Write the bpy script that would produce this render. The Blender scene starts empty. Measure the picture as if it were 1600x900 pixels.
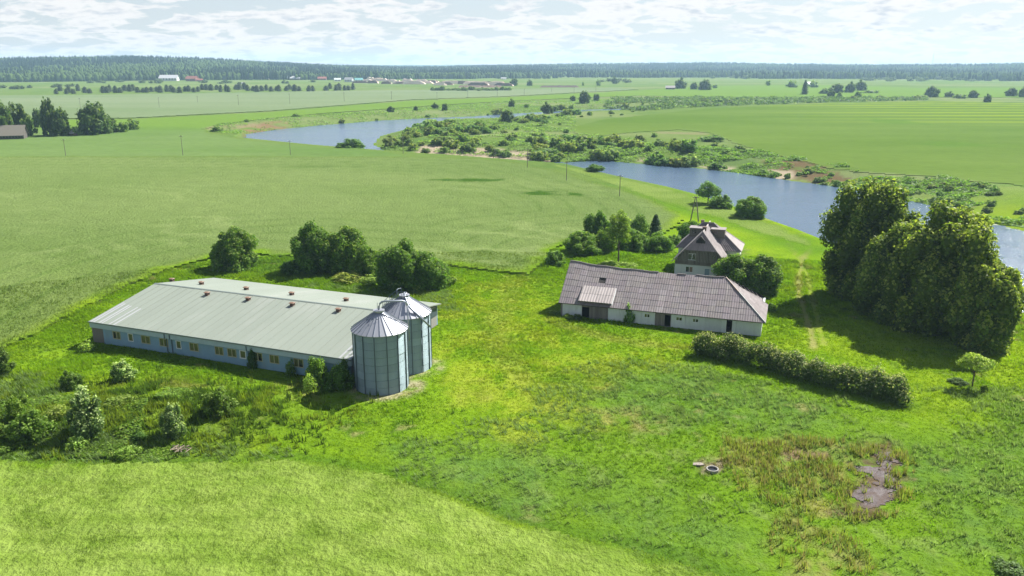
import bpy, math, random
import numpy as np

# ------------------------------------------------------------------ camera
S = bpy.context.scene
FPX, CAMH = 1244.0, 40.0                       # focal length in 1600-wide pixels, camera height
TH = math.atan(350 / FPX)                      # pitch below the horizon
ct, st = math.cos(TH), math.sin(TH)
cd = bpy.data.cameras.new("camera"); cam = bpy.data.objects.new("camera", cd)
S.collection.objects.link(cam); S.camera = cam
cd.sensor_width = 36.0; cd.lens = 36.0 * FPX / 1600; cd.clip_start = 1.0; cd.clip_end = 60000
cam.location = (0, 0, CAMH); cam.rotation_euler = (math.pi / 2 - TH, 0, 0)

# ------------------------------------------------------------------ sun, sky, exposure
SUN_EL = math.radians(46); SUN_AZ = math.atan2(0.77, 0.64)      # bearing from +Y towards +X
sd = bpy.data.lights.new("sun", 'SUN'); sd.energy = 5.0; sd.angle = math.radians(0.53); sd.color = (1, .96, .88)
sun = bpy.data.objects.new("sun", sd); S.collection.objects.link(sun)
sun.rotation_euler = (math.pi / 2 - SUN_EL, 0, -SUN_AZ + math.pi)
W = bpy.data.worlds.new("World"); S.world = W; W.use_nodes = True
wn, wl = W.node_tree.nodes, W.node_tree.links
wn.clear()
out = wn.new('ShaderNodeOutputWorld'); bg = wn.new('ShaderNodeBackground')
sky = wn.new('ShaderNodeTexSky'); sky.sky_type = 'NISHITA'; sky.sun_disc = False
sky.sun_elevation = SUN_EL; sky.sun_rotation = SUN_AZ; sky.altitude = 100; sky.air_density = 1.0
sky.dust_density = 0.6; sky.ozone_density = 1.5
bg.inputs['Strength'].default_value = 0.05


def math_node(nt, op, a, b=None, c=None, clamp=False):
    n = nt.nodes.new('ShaderNodeMath'); n.operation = op; n.use_clamp = clamp
    for i, v in enumerate((a, b, c)):
        if v is None: continue
        if isinstance(v, (int, float)): n.inputs[i].default_value = v
        else: nt.links.new(v, n.inputs[i])
    return n.outputs[0]


def mix_node(nt, fac, a, b, mode='MIX'):
    n = nt.nodes.new('ShaderNodeMix'); n.data_type = 'RGBA'; n.blend_type = mode
    for i, v in ((0, fac), (6, a), (7, b)):
        if isinstance(v, (int, float)): n.inputs[i].default_value = v
        elif isinstance(v, tuple): n.inputs[i].default_value = (*v[:3], 1)
        else: nt.links.new(v, n.inputs[i])
    return n.outputs[2]


def noise_node(nt, vec, scale, detail=4, rough=.55, dist=0):
    n = nt.nodes.new('ShaderNodeTexNoise'); n.inputs['Scale'].default_value = scale
    n.inputs['Detail'].default_value = detail; n.inputs['Roughness'].default_value = rough
    n.inputs['Distortion'].default_value = dist
    if vec is not None: nt.links.new(vec, n.inputs['Vector'])
    return n.outputs[0]


def ramp01(nt, v, lo, hi):
    n = nt.nodes.new('ShaderNodeMapRange'); n.interpolation_type = 'SMOOTHSTEP'
    n.inputs[1].default_value = lo; n.inputs[2].default_value = hi
    nt.links.new(v, n.inputs[0]); return n.outputs[0]


def sky_clouds():
    nt = W.node_tree
    tc = wn.new('ShaderNodeTexCoord'); sp = wn.new('ShaderNodeSeparateXYZ'); wl.new(tc.outputs['Generated'], sp.inputs[0])
    z = math_node(nt, 'ADD', math_node(nt, 'MAXIMUM', sp.outputs[2], 0.0), 0.20)
    cx = math_node(nt, 'DIVIDE', sp.outputs[0], z); cy = math_node(nt, 'DIVIDE', sp.outputs[1], z)
    cb = wn.new('ShaderNodeCombineXYZ'); wl.new(cx, cb.inputs[0]); wl.new(cy, cb.inputs[1])
    n1 = noise_node(nt, cb.outputs[0], 4.6, 9, .55, .3)
    n2 = noise_node(nt, cb.outputs[0], 13, 6, .6)
    n3 = noise_node(nt, cb.outputs[0], 1.5, 3, .5)
    dens = math_node(nt, 'ADD', math_node(nt, 'MULTIPLY', n1, .75), math_node(nt, 'MULTIPLY', n3, .35))
    m = ramp01(nt, math_node(nt, 'SUBTRACT', dens, math_node(nt, 'MULTIPLY', sp.outputs[2], .11)), .49, .56)  # cover thinned towards the zenith, out of view, to cut ambient fill
    core = ramp01(nt, math_node(nt, 'ADD', math_node(nt, 'MULTIPLY', n1, .6), math_node(nt, 'MULTIPLY', n2, .4)), .50, .66)
    cc = mix_node(nt, core, (7.9, 7.7, 7.6), (5.3, 5.6, 6.1))
    # pale veil, heavy at the horizon, kept thin overhead to hold down ambient
    veil = math_node(nt, 'ADD', math_node(nt, 'MULTIPLY', ramp01(nt, math_node(nt, 'SUBTRACT', 1.0, sp.outputs[2]), .72, 1.0), .70), .06)
    base = mix_node(nt, veil, sky.outputs[0], (5.5, 5.9, 6.5))
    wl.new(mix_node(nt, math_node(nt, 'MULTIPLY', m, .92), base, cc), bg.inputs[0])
    wl.new(bg.outputs[0], out.inputs[0])


sky_clouds()
S.view_settings.view_transform = 'Standard'; S.view_settings.look = 'None'
S.view_settings.exposure = 1.33; S.view_settings.gamma = 1
S.render.engine = 'CYCLES'
S.cycles.max_bounces = 6; S.cycles.volume_bounces = 1; S.cycles.transparent_max_bounces = 6
S.cycles.use_denoising = True

# ------------------------------------------------------------------ survey: where a sight line meets the ground
def P(u, v, z=0.0):
    a = (u - 800) / FPX; b = -(v - 450) / FPX
    dy = ct + b * st; dz = -st + b * ct
    t = (z - CAMH) / dz
    return a * t, dy * t


def ZV(x, y, v):
    k = (450 - v) / FPX
    return CAMH + y * (k * ct - st) / (ct + k * st)


def depth(x, y, z=0): return y * ct - (z - CAMH) * st


def PP(pts, z=0.0): return np.array([P(u, v, z) for u, v in pts])


# ------------------------------------------------------------------ numpy noise
def _h(ix, iy, seed):
    n = (ix * 374761393 + iy * 668265263 + seed * 1442695041) & 0xffffffff
    n = ((n ^ (n >> 13)) * 1274126177) & 0xffffffff
    return ((n ^ (n >> 16)) & 0xffff) / 65535.0


def vnoise(x, y, seed=0):
    x = np.asarray(x, float); y = np.asarray(y, float)
    ix = np.floor(x).astype(np.int64); iy = np.floor(y).astype(np.int64)
    fx = x - ix; fy = y - iy; fx = fx * fx * (3 - 2 * fx); fy = fy * fy * (3 - 2 * fy)
    a = _h(ix, iy, seed); b = _h(ix + 1, iy, seed); c = _h(ix, iy + 1, seed); d = _h(ix + 1, iy + 1, seed)
    return (a * (1 - fx) + b * fx) * (1 - fy) + (c * (1 - fx) + d * fx) * fy


def fbm(x, y, size, octs=4, seed=0, gain=.5):
    s = 0; amp = 1; tot = 0; f = 1.0 / size
    for o in range(octs):
        s = s + amp * vnoise(x * f + 17.3 * o, y * f - 9.1 * o, seed + o); tot += amp; amp *= gain; f *= 2.03
    return s / tot


def sstep(v, lo, hi):
    t = np.clip((v - lo) / (hi - lo), 0, 1); return t * t * (3 - 2 * t)


def line_dist(x, y, pts, closed=False):
    d = np.full(np.shape(x), 1e18); n = len(pts)
    for i in range(n if closed else n - 1):
        ax, ay = pts[i]; bx, by = pts[(i + 1) % n]
        vx, vy = bx - ax, by - ay; L = vx * vx + vy * vy + 1e-12
        t = np.clip(((x - ax) * vx + (y - ay) * vy) / L, 0, 1)
        d = np.minimum(d, (x - ax - t * vx) ** 2 + (y - ay - t * vy) ** 2)
    return np.sqrt(d)


def inside(x, y, pts):
    r = np.zeros(np.shape(x), bool); n = len(pts)
    for i in range(n):
        ax, ay = pts[i]; bx, by = pts[(i + 1) % n]
        if ay == by: continue
        c = ((ay > y) != (by > y)) & (x < (bx - ax) * (y - ay) / (by - ay) + ax)
        r ^= c
    return r


def sdist(x, y, pts):           # negative inside
    d = line_dist(x, y, pts, True); return np.where(inside(x, y, pts), -d, d)


# ------------------------------------------------------------------ plan of the land
WATER = -4.0
NEAR = [(372, 214), (400, 217), (440, 221), (480, 225), (530, 229), (580, 233), (640, 238), (700, 241), (760, 246), (830, 251), (880, 255),
        (905, 261), (960, 274), (1040, 291), (1090, 304), (1130, 317), (1170, 331), (1205, 345), (1240, 357), (1275, 371), (1330, 392),
        (1420, 425), (1500, 455), (1590, 487), (1700, 525), (2000, 640)]
FARB = [(2000, 430), (1800, 398), (1600, 362), (1560, 352), (1520, 345), (1470, 325), (1400, 309), (1330, 297), (1300, 291), (1230, 282),
        (1150, 270), (1080, 262), (1000, 256), (940, 251), (880, 254), (800, 249.5), (700, 244), (640, 241), (600, 236), (582, 226), (592, 213),
        (622, 205), (650, 196), (700, 189), (755, 189), (800, 184), (850, 181), (900, 177), (960, 176), (1000, 171), (1000, 169), (940, 171), (900, 171.5), (850, 175), (790, 178), (740, 182), (680, 184), (600, 188),
        (500, 196), (430, 203), (385, 210)]
wN = PP(NEAR); wF = PP(FARB, WATER)
RIVER = np.vstack([wN, wF])


def river_fields(x, y):
    ins = inside(x, y, RIVER); dn = line_dist(x, y, wN); df = line_dist(x, y, wF); return ins, dn, df


FG = PP([(-400, 726), (0, 730), (150, 733), (300, 732), (450, 728), (520, 734), (600, 752), (700, 785), (800, 822), (900, 850), (1000, 873),
         (1080, 897), (1150, 925), (1250, 1000), (1300, 1200), (-700, 1200)])
FA = PP([(-600, 590), (-200, 562), (0, 547), (60, 522), (130, 482), (200, 447), (262, 423), (330, 405), (400, 396), (450, 402), (520, 405),
         (600, 412), (700, 416), (760, 424), (828, 430), (845, 412), (862, 392), (885, 380), (950, 372), (1040, 365), (1062, 350), (1068, 338),
         (1040, 322), (1000, 305), (940, 288), (880, 270), (825, 257), (760, 249), (640, 246), (300, 245.5), (0, 246), (-600, 248)])
FB = PP([(-600, 248), (0, 246), (300, 245.5), (640, 246), (600, 237), (530, 233), (440, 225), (380, 219), (325, 209), (318, 202), (345, 194),
         (420, 186), (500, 178), (600, 171), (680, 165), (800, 158), (900, 153.5), (1000, 150), (1100, 152), (1300, 152), (1600, 153),
         (2100, 153), (2100, 137), (1600, 137), (1450, 138), (1300, 133), (1150, 134), (1060, 137), (1000, 141.5), (800, 152), (640, 158),
         (420, 176), (210, 187), (0, 189), (-600, 192)])
FC = PP([(-600, 189), (0, 187), (205, 185), (420, 174), (640, 156.5), (800, 150.5), (1000, 140), (960, 137), (800, 139), (560, 142), (300, 146),
         (100, 149), (-600, 152)])
FD = PP([(893, 199), (940, 187), (1000, 181), (1100, 170), (1200, 165), (1300, 161), (1450, 158), (1600, 160), (2100, 161), (2100, 350),
         (1750, 304), (1600, 290), (1530, 284), (1450, 276), (1380, 270), (1300, 262), (1240, 250), (1200, 240), (1150, 225), (1110, 208),
         (1060, 203), (990, 207), (940, 213), (900, 209)])
FE = PP([(850, 253.5), (900, 262), (960, 276.5), (1040, 293.5), (1130, 320), (1200, 345), (1262, 371), (1268, 384), (1230, 376), (1180, 362), (1130, 344),
         (1080, 330), (1000, 303), (920, 276), (860, 258)])
FE[:, 1] += 0
MOUND = P(190, 650)


def hills(x, y):
    r = np.hypot(x, y); az = np.arctan2(x, y)
    start = 2300 + 250 * np.sin(az * 7 + 1) + 900 * sstep(az, -.05, .2)
    top = 42 + 8 * np.sin(az * 11) - 24 * sstep(az, -.45, -.1) + 10 * sstep(az, .1, .25)
    top = np.where(r > 2000, top, top)
    return top * sstep(r, start, start + 1500) * (1 - .6 * sstep(r, 6000, 11000))


def hgt(x, y):
    x = np.asarray(x, float); y = np.asarray(y, float)
    z = hills(x, y)
    mx = (x - MOUND[0]) / 17; my = (y - MOUND[1]) / 6.5
    z = z + 1.7 * np.exp(-(mx * mx + my * my)) * (.75 + .5 * fbm(x, y, 5, 3, 91))
    mpx, mpy = P(1372, 755); z = z - .35 * np.exp(-((x - mpx) / 6) ** 2 - ((y - mpy) / 7) ** 2)
    ins, dn, df = river_fields(x, y)
    zi = np.maximum(-5.6 * sstep(dn, 0, 8), WATER - .3 - .12 * df); zi = np.where(dn < 30, zi, np.minimum(zi, WATER - .3))
    zo = np.where(dn < df * .8, 0.0, -4.0 * (1 - sstep(df, -2, 30)))
    zo = zo * sstep(dn, 0, 10)
    z = z + np.where(ins, np.minimum(zi, 0), zo)
    bump = (fbm(x, y, 9, 3, 33) - .5) * .5 * sstep(np.hypot(x, y), 900, 200)
    return z + bump * np.where(ins, 0, sstep(np.minimum(dn, df), 0, 12))


def PT(u, v):
    z = 0.0
    for _ in range(6):
        x, y = P(u, v, z); z = float(hgt(x, y))
    return x, y, z


SILOS = [(-16.75, 95.6), (-14.45, 102.5)]
TRACK1 = PP([(1268, 388), (1256, 400), (1249, 430), (1248, 460), (1258, 490), (1268, 520), (1272, 545)])
TRACK2 = PP([(1232, 378), (1245, 400), (1262, 430), (1268, 462), (1275, 490), (1282, 520), (1290, 540)])
TRACK3 = PP([(1268, 388), (1225, 372), (1150, 348), (1090, 332), (1000, 303), (920, 277), (850, 258), (770, 250), (640, 245)])
PATH1 = PP([(860, 500), (900, 515), (960, 530), (1010, 538), (1090, 543)])
PATH2 = PP([(800, 440), (792, 470), (770, 510), (790, 560), (830, 600), (870, 650)])
MUDP = PP([(1345, 716), (1372, 706), (1400, 708), (1418, 728), (1412, 752), (1406, 776), (1385, 796), (1352, 802), (1328, 797), (1322, 778),
           (1338, 762), (1352, 745), (1344, 730)])
SEDGE = [PP(p) for p in ([(880, 590), (960, 560), (1100, 575), (1220, 610), (1340, 650), (1300, 690), (1180, 665), (1060, 655), (960, 640)],
                         [(620, 700), (760, 690), (900, 720), (960, 760), (860, 790), (740, 770), (640, 745)],
                         [(-100, 700), (100, 690), (330, 705), (420, 720), (300, 733), (0, 729), (-100, 728)],
                         [(-100, 590), (60, 592), (105, 605), (80, 632), (0, 640), (-100, 640)],
                         [(1040, 760), (1200, 830), (1180, 900), (1000, 870), (950, 800)],
                         [(1430, 700), (1600, 690), (1700, 900), (1400, 900), (1440, 800)],
                         [(400, 400), (470, 398), (470, 435), (405, 432)],
                         [(480, 440), (700, 460), (700, 480), (560, 462)])]
DRYP = [PP(p) for p in ([(1150, 690), (1240, 685), (1330, 700), (1345, 770), (1300, 830), (1380, 900), (1240, 905), (1200, 850), (1230, 790),
                         (1160, 760), (1120, 720)],
                        [(560, 640), (600, 622), (640, 612), (682, 588), (672, 575), (630, 600), (560, 612)],
                        [(210, 590), (330, 600), (370, 620), (300, 618), (150, 608)],
                        [(430, 600), (500, 590), (510, 630), (430, 640)],
                        [(920, 640), (1000, 640), (1010, 670), (940, 668)])]
BROWN = [PP(p, z) for p, z in (([(1190, 252), (1250, 258), (1335, 282), (1320, 290), (1262, 276), (1200, 262)], -2), ([(380, 196), (440, 190), (452, 199), (420, 205), (385, 206)], -1),
                               ([(1205, 700), (1290, 708), (1290, 716), (1230, 716)], 0), ([(1350, 690), (1400, 690), (1400, 704), (1365, 706)], 0),
                               ([(1100, 720), (1135, 722), (1130, 735), (1105, 738)], 0))]
SAND = [PP(p, z) for p, z in (([(650, 240), (700, 243), (800, 248.5), (875, 253), (865, 248), (800, 241), (720, 236), (660, 234)], -3.5), ([(320, 199), (400, 190), (400, 193), (330, 203)], 0),
                              ([(1000, 254), (1080, 260), (1150, 268), (1150, 266), (1080, 257), (1000, 252)], -4), ([(1020, 205), (1100, 207), (1110, 211), (1030, 209)], 0),
                              ([(1190, 266), (1235, 270), (1240, 277), (1200, 275)], -3))]


def mixc(a, b, m): return a * (1 - m[:, None]) + np.array(b)[None, :] * m[:, None]


def ground_col(x, y):
    x = np.asarray(x, float); y = np.asarray(y, float); r = np.hypot(x, y)
    n1 = fbm(x, y, 28, 4, 1); n2 = fbm(x, y, 6, 4, 2); n3 = fbm(x, y, 1.6, 3, 3)
    c = np.ones((len(x), 3)) * np.array([.155, .275, .012])
    c = mixc(c, (.215, .325, .015), sstep(n1 + (n2 - .5) * .5, .45, .72))
    c = mixc(c, (.055, .15, .014), sstep(n2 * .6 + n3 * .4, .52, .78) * .75)
    mead = PP([(870, 585), (1100, 575), (1440, 650), (1700, 590), (2100, 1000), (1100, 1000), (900, 845), (640, 745), (600, 700), (760, 680), (860, 660)])
    c = mixc(c, (.105, .200, .020), sstep(-sdist(x, y, mead) + (n2 - .5) * 14, -4, 6) * (.45 + .5 * sstep(n1, .3, .7)))
    c = mixc(c, (.20, .27, .07), sstep(fbm(x * 1.4 + y * .5, y * 1.1 - x * .4, 2.4, 4, 4), .55, .75) * .55 * sstep(-sdist(x, y, mead), -4, 6))
    for k, p in enumerate(SEDGE):
        d = sdist(x, y, p); m = sstep(-d + (n2 - .5) * 9, -3, 4) * (.35 + .65 * sstep(n3, .25, .65))
        c = mixc(c, (.10, .19, .045), m * .6)
    for p in DRYP:
        d = sdist(x, y, p); m = sstep(-d + (n2 - .5) * 6, -1.5, 2) * sstep(n3, .3, .7)
        c = mixc(c, (.27, .25, .085), m * .75)
    c = mixc(c, (.34, .31, .13), sstep(n2 * .5 + n3 * .5, .66, .8) * .7)
    yard = PP([(640, 480), (700, 440), (860, 440), (880, 520), (1080, 540), (1080, 570), (880, 590), (900, 660), (840, 700), (740, 680), (690, 600)])
    c = mixc(c, (.29, .36, .030), sstep(-sdist(x, y, yard) + (n2 - .5) * 14, -5, 6) * sstep(n2 * .5 + n3 * .5, .35, .65) * .75)
    df_ = sdist(x, y, FG); c = mixc(c, (.065, .145, .016), (1 - sstep(np.abs(df_ - 1.4) + (n2 - .5) * 2.5, .3, 2.6)) * .6)
    # mound: scrubby, darker
    mx = (x - MOUND[0]) / 24; my = (y - MOUND[1]) / 8.5; m = np.exp(-(mx * mx + my * my) * 1.3)
    c = mixc(c, (.12, .18, .025), np.clip(m * (.4 + n2 * .8), 0, .85))
    # paths
    for t, w, col, am in ((TRACK1, .5, (.30, .26, .12), .7), (TRACK2, .4, (.27, .26, .09), .5), (PATH1, 1.3, (.27, .29, .06), .6), (PATH2, 1.8, (.26, .30, .05), .5)):
        d = line_dist(x, y, t) + (n2 - .5) * 1.2; c = mixc(c, col, (1 - sstep(d, w * .4, w * 1.8)) * am * (.5 + n3 * .7).clip(0, 1))
    d = line_dist(x, y, TRACK3) + (n2 - .5) * 3
    c = mixc(c, (.10, .21, .014), (1 - sstep(d, 2, 9)) * .8)
    for (sx, sy) in SILOS:
        d = np.hypot(x - sx - .6, y - sy + .4) + (n2 - .5) * 2.4; c = mixc(c, (.42, .37, .25), (1 - sstep(d, 3.6, 5.0)) * sstep(n3, .2, .6) * .8)
    # far meadow
    nf = fbm(x * .35, y, 60, 4, 8); nf2 = fbm(x, y, 25, 4, 9)
    far = mixc(np.ones_like(c) * np.array([.13, .20, .045]), (.19, .235, .09), sstep(nf, .4, .7))
    far = mixc(far, (.09, .17, .04), sstep(nf2, .55, .8) * .6)
    mf = sstep(y, 215, 300) * sstep(np.abs(line_dist(x, y, wF)) - 0, -1, 3); c = c * (1 - mf[:, None]) + far * mf[:, None]
    for p, col in zip(BROWN, ((.16, .10, .06), (.24, .15, .09), (.20, .14, .09), (.16, .11, .07), (.24, .19, .14))):
        d = sdist(x, y, p); s = np.maximum(1, r / 120)
        c = mixc(c, col, sstep(-d + (n3 - .5) * 3 * s, -1.0 * s, .6 * s) * sstep(n2, .25, .5) * .85)
    for kk_, p in enumerate(SAND):
        d = sdist(x, y, p); c = mixc(c, (.42, .35, .25) if kk_ in (0, 2, 4) else (.24, .22, .12), sstep(-d + (n2 - .5) * 6, -2, 2) * (1 if kk_ in (0, 2, 4) else .6))
    d = sdist(x, y, MUDP); c = mixc(c, (.115, .080, .058), sstep(-d + (n3 - .5) * 7, -.3, 1.6) * .9); c = mixc(c, (.16, .12, .07), sstep(-d + (n2 - .5) * 9, -3, .5) * sstep(n3, .5, .7) * .7)
    # river bed and water margin
    ins, dn, df = river_fields(x, y)
    c = mixc(c, (.10, .09, .05), (ins & (df < 1e9)).astype(float) * sstep(dn, 3, 7))
    # forest floor
    hl = hills(x, y); c = mixc(c, (.05, .09, .03), sstep(hl, .3, 3) * (1 - sstep(r, 5500, 6500)))
    # far horizon countryside seen beyond the forest
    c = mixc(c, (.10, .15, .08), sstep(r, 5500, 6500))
    return c


def tones(x, y, pale, dark, size, sx=1.0, seed=40, th=0.0, k=1.0):
    xr = x * math.cos(th) + y * math.sin(th); yr = -x * math.sin(th) + y * math.cos(th)
    n = fbm(xr * sx, yr, size, 5, seed, .6)
    return mixc(np.ones((len(x), 3)) * np.array(dark), pale, sstep(n, .5 - .25 * k, .5 + .25 * k))


def spot(x, y, c, u, v, w, h, col, am, seed=5):
    px, py = P(u, v); w2 = w / 2 * depth(px, py) / FPX; h2 = abs(P(u, v - h / 2)[1] - P(u, v + h / 2)[1]) / 2
    d = np.sqrt(((x - px) / w2) ** 2 + ((y - py) / h2) ** 2) + (fbm(x, y, w2 / 2, 4, seed) - .5) * 1.5
    return mixc(c, col, (1 - sstep(d, .5, 1.2)) * am)


def col_FG(x, y):
    c = tones(x, y, (.245, .345, .064), (.175, .275, .038), 2.2, 1, 41)
    d = -sdist(x, y, FG); s = np.sin(d * 2 * math.pi / 3.1 + fbm(x, y, 9, 3, 45) * 5)
    c = mixc(c, (.10, .17, .018), sstep(-s, .72, 1) * .5 * sstep(d, 6, 12) * sstep(fbm(x, y, 10, 3, 48), .35, .6))
    c = mixc(c, (.29, .38, .10), sstep(s, .1, .9) * .3 * fbm(x, y, 12, 3, 47))
    return c


def col_FA(x, y):
    c = tones(x, y, (.185, .252, .070), (.125, .195, .040), 45, .35, 42, -.25, .8)
    c = mixc(c, (.18, .25, .07), sstep(fbm(x * .5, y, 18, 4, 43), .55, .75) * .6)
    m = sstep(y, 110, 200); c = mixc(c, (.165, .230, .080), m * .5)
    d = -sdist(x, y, FA); s = np.sin((d + (fbm(x, y, 40, 3, 46) - .5) * 6) * 2 * math.pi / 9)
    c = mixc(c, (.07, .14, .020), sstep(s, .75, 1) * .35 * (1 - sstep(d, 30, 70)))
    c = mixc(c, (.17, .23, .03), (1 - sstep(d + (fbm(x, y, 5, 3, 51) - .5) * 4, 1, 5)) * .3)
    w_ = np.sin((x * .5 + y * .9 + (fbm(x, y, 16, 4, 57) - .5) * 26) * 2 * math.pi / 11); c = mixc(c, (.24, .31, .11), sstep(w_, .2, 1) * .6 * sstep(fbm(x, y, 38, 3, 58), .4, .6) * (1 - sstep(y, 230, 300)))
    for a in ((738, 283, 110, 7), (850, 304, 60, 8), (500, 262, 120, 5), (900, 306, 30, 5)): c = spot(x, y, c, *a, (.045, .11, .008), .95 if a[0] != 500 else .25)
    return c


def col_FB(x, y):
    c = tones(x, y, (.14, .215, .065), (.105, .185, .042), 60, .3, 48)
    m = sstep(y, 480, 560); c = mixc(c, (.145, .245, .032), m * .75)
    return c


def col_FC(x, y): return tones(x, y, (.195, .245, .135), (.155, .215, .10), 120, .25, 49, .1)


def col_FD(x, y):
    c = tones(x, y, (.125, .195, .036), (.095, .165, .022), 60, .3, 52, -.1)
    px, py = P(1500, 190); m = sstep(x, 150, 420) * sstep(y, 520, 600)
    s = np.sin((y + (fbm(x * .3, y, 60, 3, 53) - .5) * 30) * 2 * math.pi / 38)
    c = mixc(c, (.24, .32, .015), m * sstep(s, .0, .9) * .75)
    for a in ((1395, 190, 70, 10), (1480, 226, 110, 12)): c = spot(x, y, c, *a, (.08, .17, .015), .6)
    c = mixc(c, (.14, .205, .045), (1 - sstep(y, 330, 520)) * .3)
    return c


def col_FE(x, y): return tones(x, y, (.20, .28, .065), (.15, .235, .04), 14, .5, 54)


# ------------------------------------------------------------------ mesh helpers
COL = S.collection


def mesh_np(name, verts, faces, mat=None, cols=None, smooth=False):
    """verts (N,3); faces (M,k) ints; cols (N,3)."""
    me = bpy.data.meshes.new(name); verts = np.asarray(verts, np.float32); faces = np.asarray(faces, np.int32)
    me.vertices.add(len(verts)); me.vertices.foreach_set('co', verts.ravel())
    M, k = faces.shape
    me.loops.add(M * k); me.loops.foreach_set('vertex_index', faces.ravel())
    me.polygons.add(M); me.polygons.foreach_set('loop_start', np.arange(M, dtype=np.int32) * k)
    me.update(calc_edges=True)
    if smooth: me.polygons.foreach_set('use_smooth', np.ones(M, bool))
    if cols is not None:
        a = me.color_attributes.new('col', 'FLOAT_COLOR', 'POINT')
        cc = np.ones((len(verts), 4), np.float32); cc[:, :3] = cols; a.data.foreach_set('color', cc.ravel())
    if mat: me.materials.append(mat)
    return me


def link(name, me, parent=None, loc=None, **props):
    o = bpy.data.objects.new(name, me); COL.objects.link(o)
    if parent is not None: o.parent = parent
    if loc is not None: o.location = loc
    for k, v in props.items(): o[k] = v
    return o


def empty(name, loc, rz=0, **props):
    o = bpy.data.objects.new(name, None); COL.objects.link(o); o.location = loc; o.rotation_euler = (0, 0, rz)
    for k, v in props.items(): o[k] = v
    return o


class MB:
    def __init__(s): s.v = []; s.f = []

    def add(s, vs, fs):
        b = len(s.v); s.v += [tuple(map(float, p)) for p in vs]; s.f += [tuple(b + i for i in f) for f in fs]; return s

    def box(s, x0, x1, y0, y1, z0, z1):
        return s.add([(x0, y0, z0), (x1, y0, z0), (x1, y1, z0), (x0, y1, z0), (x0, y0, z1), (x1, y0, z1), (x1, y1, z1), (x0, y1, z1)],
                     [(0, 3, 2, 1), (4, 5, 6, 7), (0, 1, 5, 4), (1, 2, 6, 5), (2, 3, 7, 6), (3, 0, 4, 7)])

    def slab(s, quad, t):               # polygon thickened downwards
        n = len(quad); lo = [(x, y, z - t) for x, y, z in quad]
        return s.add(list(quad) + lo, [tuple(range(n)), tuple(range(2 * n - 1, n - 1, -1))] + [(i, i + n, (i + 1) % n + n, (i + 1) % n) for i in range(n)])

    def tube(s, pts, r, n=6, r2=None):
        pts = [np.array(p, float) for p in pts]; m = len(pts); rings = []
        for i, p in enumerate(pts):
            d = pts[min(i + 1, m - 1)] - pts[max(i - 1, 0)]; d = d / (np.linalg.norm(d) + 1e-9)
            up = np.array([0, 0, 1.]) if abs(d[2]) < .9 else np.array([1., 0, 0])
            a = np.cross(d, up); a /= np.linalg.norm(a); b = np.cross(d, a)
            rr = r if r2 is None else r + (r2 - r) * i / (m - 1)
            rings.append([p + rr * (a * math.cos(2 * math.pi * k / n) + b * math.sin(2 * math.pi * k / n)) for k in range(n)])
        vs = [q for rg in rings for q in rg]; fs = []
        for i in range(m - 1):
            for k in range(n): fs.append((i * n + k, i * n + (k + 1) % n, (i + 1) * n + (k + 1) % n, (i + 1) * n + k))
        fs += [tuple(range(n))[::-1], tuple((m - 1) * n + k for k in range(n))]
        return s.add(vs, fs)

    def mesh(s, name, mat, smooth=False):
        me = bpy.data.meshes.new(name); me.from_pydata(s.v, [], s.f); me.update()
        if smooth: me.polygons.foreach_set('use_smooth', np.ones(len(me.polygons), bool))
        me.materials.append(mat); return me

    def build(s, name, mat, parent=None, smooth=False, **props): return link(name, s.mesh(name, mat, smooth), parent, **props)


# ------------------------------------------------------------------ materials
def mat(name):
    m = bpy.data.materials.new(name); m.use_nodes = True
    nt = m.node_tree; b = nt.nodes['Principled BSDF']; return m, nt, b


def pos(nt):
    g = nt.nodes.new('ShaderNodeNewGeometry'); return g.outputs['Position']


def scaled(nt, vec, s):
    n = nt.nodes.new('ShaderNodeVectorMath'); n.operation = 'MULTIPLY'; n.inputs[1].default_value = s; nt.links.new(vec, n.inputs[0]); return n.outputs[0]


def objc(nt):
    t = nt.nodes.new('ShaderNodeTexCoord'); return t.outputs['Object']


def bump(nt, b, h, strength, dist):
    n = nt.nodes.new('ShaderNodeBump'); n.inputs['Strength'].default_value = strength; n.inputs['Distance'].default_value = dist
    nt.links.new(h, n.inputs['Height']); nt.links.new(n.outputs[0], b.inputs['Normal'])


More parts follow.
